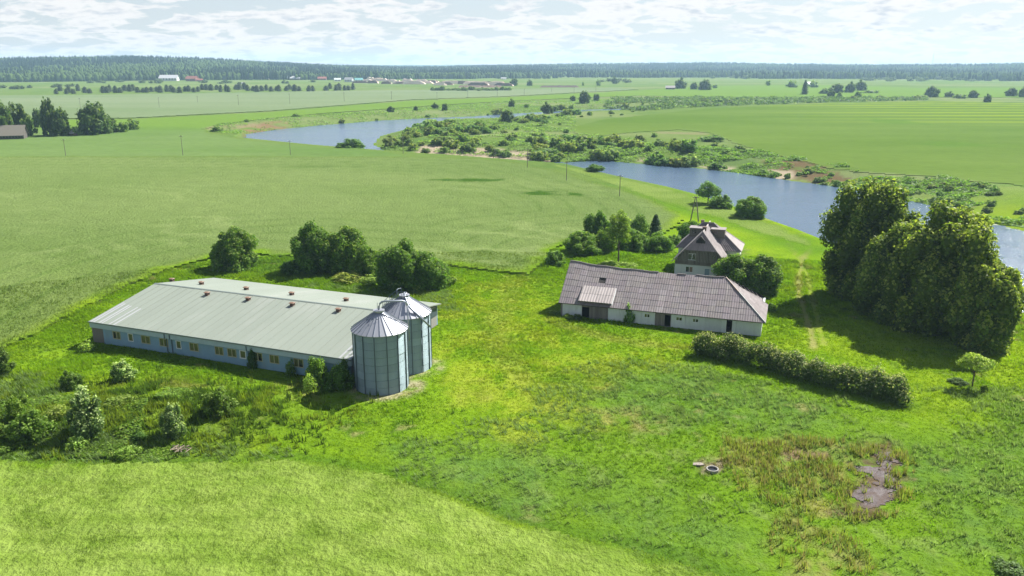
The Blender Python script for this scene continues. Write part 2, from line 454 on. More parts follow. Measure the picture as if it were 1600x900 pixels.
def veg_material(name, fine, amp, bmp, bdist, trans=0.0, tint=False, streak=(1, 1, 1), gain=.69):
    m, nt, b = mat(name)
    at = nt.nodes.new('ShaderNodeAttribute'); at.attribute_name = 'col'
    p = scaled(nt, pos(nt), streak)
    n1 = noise_node(nt, p, fine, 5, .65); n2 = noise_node(nt, p, fine * .13, 4, .6)
    f = math_node(nt, 'ADD', math_node(nt, 'MULTIPLY', n1, amp * 2), math_node(nt, 'MULTIPLY', n2, amp))
    f = math_node(nt, 'MULTIPLY', math_node(nt, 'ADD', f, 1 - amp * 1.5), gain)
    cb = nt.nodes.new('ShaderNodeCombineXYZ'); [nt.links.new(f, cb.inputs[i]) for i in range(3)]
    c = mix_node(nt, 1.0, at.outputs['Color'], cb.outputs[0], 'MULTIPLY')
    if tint:
        oi = nt.nodes.new('ShaderNodeObjectInfo'); c = mix_node(nt, 1.0, c, oi.outputs['Color'], 'MULTIPLY')
    nt.links.new(c, b.inputs['Base Color']); b.inputs['Roughness'].default_value = .9; b.inputs['Specular IOR Level'].default_value = 0.0
    if bmp: bump(nt, b, n1, bmp, bdist)
    if trans:
        tr = nt.nodes.new('ShaderNodeBsdfTranslucent'); c2 = mix_node(nt, 1.0, c, (1.5, 1.6, .7), 'MULTIPLY'); nt.links.new(c2, tr.inputs[0])
        mx = nt.nodes.new('ShaderNodeMixShader'); mx.inputs[0].default_value = trans
        nt.links.new(b.outputs[0], mx.inputs[1]); nt.links.new(tr.outputs[0], mx.inputs[2])
        nt.links.new(mx.outputs[0], nt.nodes['Material Output'].inputs[0])
    return m


M_ground = veg_material('meadow ground', 1.6, .35, 1.0, .35)
M_crop = veg_material('crop', 1.5, .32, 1.0, .6, streak=(1, .8, 1))
M_cropfar = veg_material('far crop', .35, .20, .6, .5, streak=(.5, 1, 1))
M_leaf = veg_material('leaves', 1.3, .28, 0, 0, .42, True, gain=1.45)
M_leaf.node_tree.nodes['Principled BSDF'].inputs['Roughness'].default_value = .55
M_leaf.node_tree.nodes['Principled BSDF'].inputs['Specular IOR Level'].default_value = .10
M_blade = veg_material('grass blades', 1.2, .18, 0, 0, .42)
M_wood_far = veg_material('forest', .05, .30, 0, 0, .1, gain=.7)


def simple(name, col, rough=.7, metal=0, n=(3, .15), bm=None, spec=.5, stretch=(1, 1, 1), dirt=None):
    col = tuple(c * .88 for c in col)
    m, nt, b = mat(name); p = scaled(nt, objc(nt), stretch)
    nn = noise_node(nt, p, n[0], 6, .65); f = math_node(nt, 'ADD', math_node(nt, 'MULTIPLY', nn, 2 * n[1]), 1 - n[1])
    cb = nt.nodes.new('ShaderNodeCombineXYZ'); [nt.links.new(f, cb.inputs[i]) for i in range(3)]
    c = mix_node(nt, 1.0, col, cb.outputs[0], 'MULTIPLY')
    if dirt:
        d = ramp01(nt, noise_node(nt, p, dirt[0], 5, .7), .5, .75); c = mix_node(nt, math_node(nt, 'MULTIPLY', d, dirt[2]), c, dirt[1])
    oi = nt.nodes.new('ShaderNodeObjectInfo'); c = mix_node(nt, 1.0, c, oi.outputs['Color'], 'MULTIPLY')
    nt.links.new(c, b.inputs['Base Color']); b.inputs['Roughness'].default_value = rough; b.inputs['Metallic'].default_value = metal
    b.inputs['Specular IOR Level'].default_value = spec
    if bm: bump(nt, b, nn, *bm)
    return m


M_bark = simple('bark', (.09, .07, .05), .9, 0, (6, .3), (.6, .05))
M_bluewall = simple('blue painted wall', (.20, .33, .45), .8, 0, (1.5, .18), (.3, .02), dirt=(.6, (.20, .25, .24), .5), stretch=(1, 1, .5))
M_bluefascia = simple('pale blue fascia', (.36, .46, .52), .7, 0, (1.2, .12), dirt=(.8, (.22, .26, .26), .4), stretch=(1, 1, .4))
M_greyroof = simple('grey green bitumen roof', (.215, .245, .205), .6, 0, (.5, .07), (.15, .02), spec=.4, stretch=(.6, .12, 1), dirt=(.25, (.25, .26, .24), .5))
M_clearroof = simple('weathered pale roof strip', (.33, .34, .35), .5, 0, (3, .12), dirt=(3, (.30, .32, .30), .7), stretch=(4, .15, 1))
M_ridge = simple('ridge flashing', (.13, .16, .15), .6)
M_seam = simple('roof seam', (.20, .225, .19), .6)
M_dark = simple('dark interior', (.02, .018, .016), .9)
M_pane = simple('grass reflection pane', (.115, .125, .045), .22, 0, (3, .3), spec=.6)  # olive reflection of the grass painted into the pane colour
M_paned = simple('dark pane', (.022, .022, .025), .15, 0, (3, .3), spec=.7)
M_boarded = simple('tan board in window', (.22, .15, .09), .7)
M_framey = simple('cream window frame', (.42, .40, .24), .6)
M_framew = simple('white window frame', (.72, .74, .74), .5)
M_rust = simple('rusty vent', (.10, .06, .045), .85, 0, (5, .35))
M_pale = simple('pale tin cap', (.20, .12, .08), .6)
M_galv = simple('galvanised steel', (.50, .56, .60), .42, .55, (1.5, .16), dirt=(.5, (.30, .36, .36), .5), stretch=(1, 1, .35))
M_galvroof = simple('galvanised roof', (.38, .39, .43), .38, .5, (1.5, .10), dirt=(.9, (.42, .42, .45), .5))
M_steeld = simple('dark steel rib', (.10, .13, .17), .5, .4)
M_pipe = simple('auger pipe', (.30, .33, .38), .4, .6)
M_asb = simple('asbestos cement sheet', (.205, .178, .18), .85, 0, (1.1, .22), (.25, .02), dirt=(.9, (.33, .30, .29), .6), stretch=(2.2, .5, .5))
M_asbl = simple('pale weathered and sunlit roof', (.36, .32, .31), .85, 0, (2, .2), dirt=(.9, (.28, .25, .25), .6))
M_white = simple('whitewashed wall', (.60, .64, .62), .85, 0, (1.3, .12), (.3, .03), dirt=(.8, (.42, .44, .40), .7), stretch=(1.6, 1, .5))
M_wood = simple('grey weathered boards', (.19, .17, .15), .85, 0, (3, .35), (.5, .02), stretch=(5, 5, .25))
M_woodb = simple('grey brown boards', (.15, .135, .11), .85, 0, (3, .35), (.5, .02), stretch=(5, 5, .25))
M_brick = simple('chimney brick', (.13, .085, .07), .9, 0, (6, .3))
M_void = simple('painted roof void', (.03, .027, .025), .9)  # near-black colour stands in for shade under the missing roof sheets
M_door = simple('pale blue door', (.22, .32, .38), .6)
M_conc = simple('concrete', (.27, .26, .24), .85, 0, (4, .2), (.4, .02))
M_pole = simple('weathered pole', (.16, .14, .12), .85, 0, (3, .2))
M_polec = simple('concrete pole', (.24, .235, .22), .85, 0, (3, .2))
M_log = simple('stacked logs', (.20, .13, .10), .9, 0, (.4, .4), stretch=(.2, 1, 2))
M_cut = simple('cut timber', (.85, .66, .54), .8, 0, (.5, .3))
M_soil = simple('heaped peat', (.12, .085, .07), .95, 0, (.3, .25))
M_stick = simple('dead branches', (.28, .22, .17), .9)


def river_material():
    m, nt, b = mat('river water')
    p = pos(nt)
    n1 = noise_node(nt, scaled(nt, p, (.8, 1.6, 1)), .55, 5, .7); n2 = noise_node(nt, scaled(nt, p, (1, 2.2, 1)), .02, 4, .6)
    b.inputs['Base Color'].default_value = (.060, .098, .155, 1)
    b.inputs['Roughness'].default_value = .12; b.inputs['IOR'].default_value = 1.33
    h = math_node(nt, 'ADD', n1, math_node(nt, 'MULTIPLY', n2, 2.0)); bump(nt, b, h, .6, .5)
    r = math_node(nt, 'ADD', math_node(nt, 'MULTIPLY', n2, .22), .05); nt.links.new(r, b.inputs['Roughness'])
    return m


M_water = river_material()


def mud_material():
    m, nt, b = mat('wet mud'); p = pos(nt)
    n = noise_node(nt, p, .7, 6, .65); n2 = noise_node(nt, p, 4, 5, .7)
    w = ramp01(nt, n, .46, .58)
    nt.links.new(mix_node(nt, w, (.040, .024, .026), (.065, .044, .036)), b.inputs['Base Color'])
    nt.links.new(math_node(nt, 'ADD', math_node(nt, 'MULTIPLY', w, .3), .5), b.inputs['Roughness'])
    b.inputs['Specular IOR Level'].default_value = .25; bump(nt, b, math_node(nt, 'ADD', n2, n), .7, .1); return m


M_mud = mud_material()


# ------------------------------------------------------------------ ground sheet on a polar grid and the crops that stand on it
def polar_grid():
    a = np.concatenate([np.radians(np.arange(-75, -39, 1.5)), np.radians(np.arange(-39, 39.01, .24)), np.radians(np.arange(40.5, 76, 1.5))])
    rs = [30.0]
    while rs[-1] < 30000: rs.append(rs[-1] * (1.0072 if rs[-1] < 900 else 1.013 if rs[-1] < 4000 else 1.05))
    r = np.array(rs); A, R = np.meshgrid(a, r)
    return R * np.sin(A), R * np.cos(A)


GX, GY = polar_grid(); gs = GX.shape; gx, gy = GX.ravel(), GY.ravel(); GZ = hgt(gx, gy)
idx = np.arange(gx.size).reshape(gs)
quads = np.stack([idx[:-1, :-1], idx[:-1, 1:], idx[1:, 1:], idx[1:, :-1]], -1).reshape(-1, 4)
mg = mesh_np('meadow', np.stack([gx, gy, GZ], 1), quads, M_ground, ground_col(gx, gy), True)
link('ground', mg, kind='structure', label='bright green meadow and river banks')
qx = gx[quads].mean(1); qy = gy[quads].mean(1)


def crop(name, poly, colf, h, m, label, wob=1.0, soft=2.5):
    w = (fbm(qx, qy, 6, 3, 77) - .5) * wob * np.clip(np.hypot(qx, qy) / 100, 1, 5)
    sel = inside(qx + w, qy + w, poly); q = quads[sel]
    ids, inv = np.unique(q.ravel(), return_inverse=True); nq = inv.reshape(-1, 4); x, y = gx[ids], gy[ids]
    r = np.hypot(x, y); z = GZ[ids] + h + (fbm(x, y, 3, 4, 78, .6) - .5) * h * .9 * np.clip(r / 150, .6, 1.2)
    # skirt down to the soil around the edge
    E = np.concatenate([nq[:, [0, 1]], nq[:, [1, 2]], nq[:, [2, 3]], nq[:, [3, 0]]]); key = np.sort(E, 1); kk = key[:, 0].astype(np.int64) * 10 ** 7 + key[:, 1]
    u, first, cnt = np.unique(kk, return_index=True, return_counts=True); be = E[first[cnt == 1]]
    n0 = len(ids); low = np.unique(be.ravel()); nl = len(low); lut = {int(v): n0 + i for i, v in enumerate(low)}
    vz = np.concatenate([z, GZ[ids][low] - .05, z[low]]); vx = np.concatenate([x, x[low], x[low]]); vy = np.concatenate([y, y[low], y[low]])
    sk = np.array([(lut[int(b)] + nl, lut[int(a)] + nl, lut[int(a)], lut[int(b)]) for a, b in be], np.int32).reshape(-1, 4)
    c = colf(x, y); ed = -sdist(x, y, poly) + (fbm(x, y, 4, 4, 79) - .5) * 5
    c = mixc(ground_col(x, y), (0, 0, 0), np.zeros(len(x))) * (1 - sstep(ed, -.5, soft))[:, None] + c * sstep(ed, -.5, soft)[:, None]; c = np.vstack([c, c[low], c[low]])
    me = mesh_np(name, np.stack([vx, vy, vz], 1), np.vstack([nq, sk]), m, c, True)
    return link(name, me, kind='structure', label=label)


crop('field', FG, col_FG, .65, M_crop, 'pale green cereal field across the near left corner', .4, .3)
crop('field', FA, col_FA, .4, M_crop, 'wide pale green cereal field behind the long grey roofed barn', 1.2, 3.5)
crop('field', FB, col_FB, .4, M_cropfar, 'deeper green field strip beyond the cereal field and along the river', 1.2)
crop('field', FC, col_FC, .5, M_cropfar, 'washed out pale green field in front of the row of young pines')
crop('field', FD, col_FD, .22, M_cropfar, 'bright green field with yellow stripes inside the river bend')
crop('field', FE, col_FE, .02, M_crop, 'narrow pale grass strip between track and river', .8, 2.5)

x0, x1, y0, y1 = -400, 330, 90, 1200
link('river', mesh_np('river', [(x0, y0, WATER), (x1, y0, WATER), (x1, y1, WATER), (x0, y1, WATER)], [(0, 1, 2, 3)], M_water), kind='structure',
     label='blue rippled river winding between green banks')


def local_sheet(name, poly, step, off, m, **props):
    lo, hi = poly.min(0), poly.max(0); X, Y = np.meshgrid(np.arange(lo[0], hi[0], step), np.arange(lo[1], hi[1], step))
    x, y = X.ravel(), Y.ravel(); i = np.arange(x.size).reshape(X.shape)
    q = np.stack([i[:-1, :-1], i[:-1, 1:], i[1:, 1:], i[1:, :-1]], -1).reshape(-1, 4)
    cx, cy = x[q].mean(1), y[q].mean(1)
    sel = -sdist(cx, cy, poly) + (fbm(cx, cy, 1.8, 5, 61, .65) - .64) * 7.0 > 0
    q = q[sel]; ids, inv = np.unique(q.ravel(), return_inverse=True)
    z = hgt(x[ids], y[ids]) + off + (fbm(x[ids], y[ids], .9, 3, 62) - .5) * .10
    return link(name, mesh_np(name, np.stack([x[ids], y[ids], z], 1), inv.reshape(-1, 4), m, smooth=True), **props)


local_sheet('mud_pool', MUDP, .22, .06, M_mud, kind='structure', label='purple brown wet mud patch in the meadow')
print('ground done')


# ------------------------------------------------------------------ buildings
def wall_boxes(mb, L, h, openings, t=.3, y0=0.0, x0=0.0):
    """wall along +x, outer face at y0, thickness towards +y, rectangular openings left free"""
    xs = sorted({x0, x0 + L} | {o[0] for o in openings} | {o[1] for o in openings})
    for a, b in zip(xs[:-1], xs[1:]):
        m = (a + b) / 2; os_ = sorted([(o[2], o[3]) for o in openings if o[0] < m < o[1]]); z = 0
        for lo, hi in os_:
            if lo > z: mb.box(a, b, y0, y0 + t, z, lo)
            z = hi
        if z < h: mb.box(a, b, y0, y0 + t, z, h)
    return mb


def frame_mb(x0, x1, z0, z1, y, w=.09, mull=True, proud=.05):
    mb = MB(); mb.box(x0, x1, y - proud, y + .08, z0, z0 + w).box(x0, x1, y - proud, y + .08, z1 - w, z1)
    mb.box(x0, x0 + w, y - proud, y + .08, z0 + w, z1 - w).box(x1 - w, x1, y - proud, y + .08, z0 + w, z1 - w)
    if mull: m = (x0 + x1) / 2; mb.box(m - w * .6, m + w * .6, y - proud + .004, y + .08, z0 + w, z1 - w)
    return mb


def window(parent, x0, x1, z0, z1, y, fm, panes, w=.09, label=None):
    mull = len(panes) > 1
    f = frame_mb(x0, x1, z0, z1, y, w, mull).build('window', fm, parent)
    if label: f['label'] = label
    ms = [(x0 + w, (x0 + x1) / 2 - w * .6), ((x0 + x1) / 2 + w * .6, x1 - w)] if mull else [(x0 + w, x1 - w)]
    for (a, b), pm in zip(ms, panes): MB().box(a, b, y + .03, y + .05, z0 + w, z1 - w).build('pane', pm, f)
    return f


# ---- the long barn with the grey-green roof
AX = np.array([.935, -.355]); NX = np.array([.355, .935]); CB = np.array([-36.9, 116.4])
BL, BW = 44.8, 26.8; BO = CB - AX * BL / 2 - NX * BW / 2


def along(O, A, u, z, y=0.0, N=NX, lo=-2, hi=60):
    for _ in range(40):
        m = (lo + hi) / 2; q = O + A * m + N * y; uu = 800 + FPX * q[0] / depth(q[0], q[1], z)
        if uu < u: lo = m
        else: hi = m
    return (lo + hi) / 2


def long_barn():
    bz = float(hgt(*CB)) * 0
    t = empty('livestock_barn', (BO[0], BO[1], bz), math.atan2(AX[1], AX[0]), category='barn',
              label='long low blue walled barn under a wide grey green roof with rusty vents')
    eh, rh, in_ = 3.4, 5.8, .5
    X = lambda u, z=1.9: along(BO, AX, u, z, in_)
    ops = []; wins = []
    d0, d1 = X(143), X(161); ops.append((d0, d1, 0, 2.35))
    for a, b, k in ((176, 188, 'dy'), (200, 208, 's'), (220.6, 234.5, 'y'), (249, 262.5, 'y'), (275, 283, 's'), (296, 310, 'y'), (335.7, 349, 'y'),
                    (355.3, 369.3, 'y'), (374.3, 384.6, 'w'), (396, 410, 'yd'), (421, 436, 'y'), (459, 474, 'yd'), (492, 507, 'y'), (525, 540, 'y')):
        a, b = X(a), X(b); ops.append((a, b, 1.05, 2.28)); wins.append((a, b, k))
    wb = MB(); wall_boxes(wb, BL - 2 * in_, eh - .35, ops, .3, in_, in_)
    wb.build('front_wall', M_bluewall, t)
    MB().box(in_, in_ + .3, in_ + .3, BW - in_ - .3, 0, eh - .3).build('end_wall', M_bluewall, t)
    # right end: pale gable wall
    g = MB(); x = BL - in_; g.add([(x - .3, in_ + .3, 0), (x, in_ + .3, 0), (x, BW - in_ - .3, 0), (x - .3, BW - in_ - .3, 0), (x - .3, in_ + .3, eh - .3), (x, in_ + .3, eh - .3),
                                  (x, BW - in_ - .3, eh - .3), (x - .3, BW - in_ - .3, eh - .3), (x - .3, BW / 2, rh - .4), (x, BW / 2, rh - .4)],
                                 [(0, 3, 2, 1), (0, 1, 5, 4), (2, 3, 7, 6), (1, 2, 6, 9, 5), (0, 4, 8, 7, 3), (4, 5, 9, 8), (9, 6, 7, 8)])
    g.build('end_wall', M_conc, t, label='pale rendered end wall facing the silos')
    MB().box(BL - in_ + .003, BL - in_ + .06, 17, BW - .7, 1.7, 3.0).build('upper_cladding', M_steeld, t)
    MB().box(in_, BL - in_, BW - in_ - .3, BW - in_, 0, eh - .3).build('back_wall', M_bluewall, t)
    # fascia: outward leaning pale band below the eave
    MB().box(.05, BL - .05, .14, in_ - .01, eh - .92, eh - .18).build('fascia', M_bluefascia, t)
    for a, b, k in wins:
        fm = M_framew if k in 'sw' else M_framey
        pan = [M_pane] if k in 'sw' else [M_paned if k[0] == 'd' else M_pane, M_paned if k == 'yd' else M_pane]
        window(t, a, b, 1.05, 2.28, in_, fm, pan, .13 if k == 'w' else .09, 'white framed single window' if k in 'sw' else None)
    dd = MB()
    for i in range(8):
        a = d0 + (d1 - d0) * i / 8; dd.box(a + .015, a + (d1 - d0) / 8 - .015, in_ + .08, in_ + .14, 0, 2.33)
    dd.build('door', M_wood, t)
    for u in (261, 269, 388.5):
        a = X(u); MB().tube([(a, in_ - .1, .1), (a, in_ - .1, eh - .98), (a, .08, eh - .9), (a, .08, eh - .25)], .06).build('downpipe', M_steeld, t)
    # roof: two slabs of felt strips, ridge flashing
    S1 = math.hypot(BW / 2, rh - eh); n = 16
    for side in (0, 1):
        for i in range(n):
            xa, xb = BL * i / n, BL * (i + 1) / n - .0
            jut = .006 * (i % 2)
            if side == 0: q = [(xa, 0, eh + jut), (xb, 0, eh + jut), (xb, BW / 2, rh + jut), (xa, BW / 2, rh + jut)]
            else: q = [(xa, BW / 2 + .001, rh + jut), (xb, BW / 2 + .001, rh + jut), (xb, BW, eh + jut), (xa, BW, eh + jut)]
            o = MB().slab(q, .16).build('roof_strip', M_greyroof, t); k = 1 + random.Random(i * 2 + side).uniform(-.03, .03); o.color = (k, k, k, 1)
    sm_ = MB().slab([(-.03, .02, eh + .03), (.03, .02, eh + .03), (.03, BW / 2 - .1, rh + .03), (-.03, BW / 2 - .1, rh + .03)], .03).mesh('roof_seam', M_seam)
    for i in range(1, n * 2): o = link('roof_seam', sm_, t, (BL * i / n / 2, 0, 0))
    MB().add([(-.02, BW / 2 - .25, rh + .0), (BL + .02, BW / 2 - .25, rh + .0), (BL + .02, BW / 2, rh + .07), (-.02, BW / 2, rh + .07), (-.02, BW / 2 + .25, rh + .0), (BL + .02, BW / 2 + .25, rh + .0)],
             [(0, 1, 2, 3), (3, 2, 5, 4), (0, 3, 4), (1, 5, 2), (0, 4, 5, 1)]).build('ridge_cap', M_ridge, t)
    MB().box(-.02, BL + .02, -.06, .05, eh - .14, eh + .03).build('gutter', M_ridge, t)
    # pale streaked strips at both ends of the front slope
    for xs, l in ((.3, .48), (.85, .46), (1.9, .44), (2.5, .43), (3.9, .42), (4.7, .40), (BL - 1.9, .3), (BL - 1.1, .34), (BL - .5, .38)):
        z0 = eh; z1 = eh + (rh - eh) * l
        MB().slab([(xs, .06, z0 + .035), (xs + .3, .06, z0 + .035), (xs + .3, BW / 2 * l, z1 + .028), (xs, BW / 2 * l, z1 + .028)], .02).build('roof_batten', M_clearroof, t)
    # vents
    spots = []
    for u, v, side in ((324, 461, 0), (388, 469.5, 0), (457, 478, 0), (529, 487, 0), (269, 439.5, 1), (315, 444.5, 1), (385, 453, 1), (456, 461, 1), (541, 470.5, 1)):
        best = None
        for z in np.linspace(eh, rh + .5, 60):
            p = np.array(P(u, v, z)) - BO; lx, ly = p @ AX, p @ NX; rz = rh - (rh - eh) * abs(ly - BW / 2) / (BW / 2)
            e = abs(rz - z)
            if best is None or e < best[0]: best = (e, lx, ly, rz)
        spots.append(best[1:])
    m1 = None
    for lx, ly, rz in spots:
        if m1 is None:
            b = MB().box(-.27, .27, -.27, .27, -.25, .38); m1 = b.mesh('roof_vent', M_rust)
            b2 = MB().box(-.38, .38, -.38, .38, .42, .47); b2.add([(-.38, -.38, .473), (.38, -.38, .473), (.38, .38, .473), (-.38, .38, .473), (-.3, 0, .58), (.3, 0, .58)], [(0, 1, 5, 4), (2, 3, 4, 5), (0, 4, 3), (1, 2, 5)])
            m2 = b2.mesh('vent_cap', M_pale)
            m3 = MB().box(-.75, .75, -.65, .3, 0, .03).mesh('vent_skirt', M_dark)
        o = link('roof_vent', m1, t, (lx, ly, rz)); link('cap', m2, o)
    return t


long_barn()


# ---- the two silos
def silo(cx, cy, label, r=3.38, eh=8.0, ah=10.05):
    t = empty('grain_silo', (cx, cy, 0), category='silo', group='galvanised grain silos', label=label)
    n, rings = 14, 8; seg = 2 * math.pi / n; a0 = math.atan2(-cy, -cx) + seg / 2      # a panel faces the camera
    def panel(rr, ph, amp):
        b = MB(); k = 4
        for j in range(k + 1):
            a = seg * j / k
            for z in (0, ph - .03):
                b.v.append((rr * math.cos(a), rr * math.sin(a), z)); 
            for z in (0, ph - .03):
                b.v.append(((rr - .06) * math.cos(a), (rr - .06) * math.sin(a), z))
        for j in range(k):
            i = j * 4; b.f += [(i, i + 4, i + 5, i + 1), (i + 2, i + 3, i + 7, i + 6), (i + 1, i + 5, i + 7, i + 3), (i, i + 2, i + 6, i + 4)]
        return b
    ph = eh / rings
    me = [panel(r + .012 * q, ph, 0).mesh('wall_panel', M_corr) for q in (0, 1)]
    rnd = random.Random(int(cx * 10))
    for j in range(rings):
        for i in range(n):
            o = link('wall_panel', me[j % 2], t, (0, 0, j * ph)); o.rotation_euler = (0, 0, a0 + i * seg)
            k = rnd.uniform(.88, 1.08); o.color = (k, k, k, 1)
    rib = MB().box(r + .01, r + .11, -.045, .045, 0, eh).mesh('wall_rib', M_steeld)
    for i in range(n):
        o = link('wall_rib', rib, t); o.rotation_euler = (0, 0, a0 + i * seg)
    core = MB().tube([(0, 0, 0), (0, 0, eh - .1)], r - .1, 28).build('inner_shell', M_dark, t)
    # conical roof: 28 wedges with raised seams
    m = 28; sg = 2 * math.pi / m; R = r + .24; ri = .5; z0 = eh - .12
    w = MB(); h = sg
    w.add([(R, 0, z0), (R * math.cos(h), R * math.sin(h), z0), (ri * math.cos(h), ri * math.sin(h), ah), (ri, 0, ah),
           (R, 0, z0 - .05), (R * math.cos(h), R * math.sin(h), z0 - .05), (ri * math.cos(h), ri * math.sin(h), ah - .05), (ri, 0, ah - .05)],
          [(0, 1, 2, 3), (7, 6, 5, 4), (0, 4, 5, 1), (2, 6, 7, 3), (1, 5, 6, 2), (0, 3, 7, 4)])
    wm = w.mesh('roof_panel', M_galvroof)
    s_ = MB(); s_.add([(R + .02, -.035, z0 - .02), (R + .02, .035, z0 - .02), (ri, .03, ah - .02), (ri, -.03, ah - .02),
                       (R + .02, -.03, z0 + .09), (R + .02, .03, z0 + .09), (ri, .025, ah + .07), (ri, -.025, ah + .07)],
                      [(0, 3, 2, 1), (4, 5, 6, 7), (0, 1, 5, 4), (1, 2, 6, 5), (2, 3, 7, 6), (3, 0, 4, 7)])
    sm = s_.mesh('roof_seam', M_pipe)
    for i in range(m):
        o = link('roof_panel', wm, t); o.rotation_euler = (0, 0, a0 + i * sg); k = rnd.uniform(.93, 1.05); o.color = (k, k, k, 1)
        o = link('roof_seam', sm, t); o.rotation_euler = (0, 0, a0 + i * sg)
    MB().tube([(0, 0, ah - .1), (0, 0, ah + .12)], .62, 16).build('roof_collar', M_galvroof, t)
    MB().tube([(0, 0, ah + .12), (0, 0, ah + .2)], .74, 16).build('roof_cap', M_galvroof, t)
    return t


def corr_material():
    m = simple('corrugated silo wall', (.33, .43, .48), .5, .5, (1.2, .2), dirt=(.7, (.18, .27, .29), .5), stretch=(1, 1, .4))
    nt = m.node_tree; b = nt.nodes['Principled BSDF']
    w = nt.nodes.new('ShaderNodeTexWave'); w.bands_direction = 'Z'; w.inputs['Scale'].default_value = 3.2; nt.links.new(pos(nt), w.inputs[0])
    bump(nt, b, w.outputs[1], .7, .06); return m


M_corr = corr_material()
sA = silo(*SILOS[0], 'nearer galvanised silo with bent pipe on its conical roof, beside the barn corner')
sB = silo(*SILOS[1], 'rear galvanised silo with roof ladder and sloping spout, behind the first silo')


def rel(o, pts): return [tuple(np.array(p) - np.array(o.location)) for p in pts]


def raypt(u, v, y):
    b = -(v - 450) / FPX; dy = ct + b * st; dz = -st + b * ct; tt = y / dy
    return ((u - 800) / FPX * tt, y, CAMH + dz * tt)


y_ = SILOS[0][1]
arch = [raypt(592, 488, y_), raypt(592, 479, y_), raypt(593.5, 474.5, y_), raypt(597, 471.5, y_), raypt(603, 470.6, y_), raypt(628, 470, y_ + .6), raypt(633, 471.5, y_ + .8), raypt(636.5, 477, y_ + .9)]
MB().tube(rel(sA, arch), .13, 8).build('transfer_pipe', M_pipe, sA, True)
MB().tube(rel(sA, [raypt(636.5, 477, y_ + .9), raypt(637.5, 500, y_ + .9), raypt(639.5, 532, y_ + .9)]), .09, 8).build('drop_pipe', M_pipe, sA, True)
for u in (589.5, 598, 601): MB().tube(rel(sA, [raypt(u, 483, y_), raypt(u, 473, y_)]), .03, 5).build('handrail', M_steeld, sA)
for u in (574, 582, 590): MB().tube(rel(sA, [raypt(u - 2, 499, y_ - 1.6), raypt(u + 2, 499, y_ - 1.6)]), .035, 5).build('roof_rung', M_steeld, sA)
y2 = SILOS[1][1]
MB().tube(rel(sB, [raypt(631.5, 457, y2), raypt(633, 464, y2 - .5), raypt(638, 478, y2 - 2.3), raypt(673, 511, y2 - 3.0)]), .14, 8).build('spout_pipe', M_pipe, sB, True)
MB().tube(rel(sB, [raypt(634, 457.5, y2 + .2), raypt(636, 466, y2)]), .18, 8).build('spout_head', M_galvroof, sB, True)
lad = MB(); az = math.radians(205)
for s_ in (-.55, .55):
    pts = []
    for k in range(6):
        rr = .9 + (3.3 - .9) * k / 5; z = 10.05 - (10.05 - 7.9) * (rr - .5) / 3.1 + .28
        pts.append((rr * math.cos(az) - s_ * math.sin(az), rr * math.sin(az) + s_ * math.cos(az), z))
    lad.tube(pts, .06, 5)
    for k in range(0, 6, 1): p = pts[k]; lad.tube([p, (p[0], p[1], p[2] + .75)], .03, 4)
    lad.tube([(p[0], p[1], p[2] + .75) for p in pts], .03, 4)
for k in range(13):
    rr = .9 + 2.4 * k / 12; z = 10.05 - 2.15 * (rr - .5) / 3.1 + .28
    lad.tube([(rr * math.cos(az) + .55 * math.sin(az), rr * math.sin(az) - .55 * math.cos(az), z), (rr * math.cos(az) - .55 * math.sin(az), rr * math.sin(az) + .55 * math.cos(az), z)], .05, 4)
lad.build('roof_ladder', M_steeld, sB)
ring = MB(); rp = [(1.0 * math.cos(a), 1.0 * math.sin(a), 10.9) for a in np.linspace(math.radians(120), math.radians(300), 9)]
ring.tube(rp, .03, 4)
for p in rp[::2]: ring.tube([p, (p[0], p[1], 9.8)], .03, 4)
ring.build('guard_rail', M_steeld, sB)

# ---- the whitewashed outbuilding
O2 = np.array([8.1, 125.3]); A2 = np.array([math.cos(math.radians(-19.2)), math.sin(math.radians(-19.2))]); N2 = np.array([-A2[1], A2[0]])


def sheet_mesh(c00, c10, c11, c01, name, m, waves=4, amp=.035, lift=.05):
    """corrugated sheet between four corners (x-direction carries the waves), lapped"""
    c00, c10, c11, c01 = [np.array(c, float) for c in (c00, c10, c11, c01)]
    nrm = np.cross(c10 - c00, c01 - c00); nrm /= np.linalg.norm(nrm) + 1e-9
    if nrm[2] < 0: nrm = -nrm
    b = MB(); k = waves * 2
    for j in range(k + 1):
        t = j / k; w = amp * (1 if j % 2 else -1)
        lo = c00 + (c10 - c00) * t + nrm * (lift + .02 + w); hi = c01 + (c11 - c01) * t + nrm * (lift + w)
        b.v += [tuple(lo), tuple(hi), tuple(lo - nrm * .03)]
    for j in range(k):
        i = j * 3; b.f += [(i, i + 3, i + 4, i + 1), (i + 2, i + 5, i + 3, i)]
    return b.mesh(name, m)


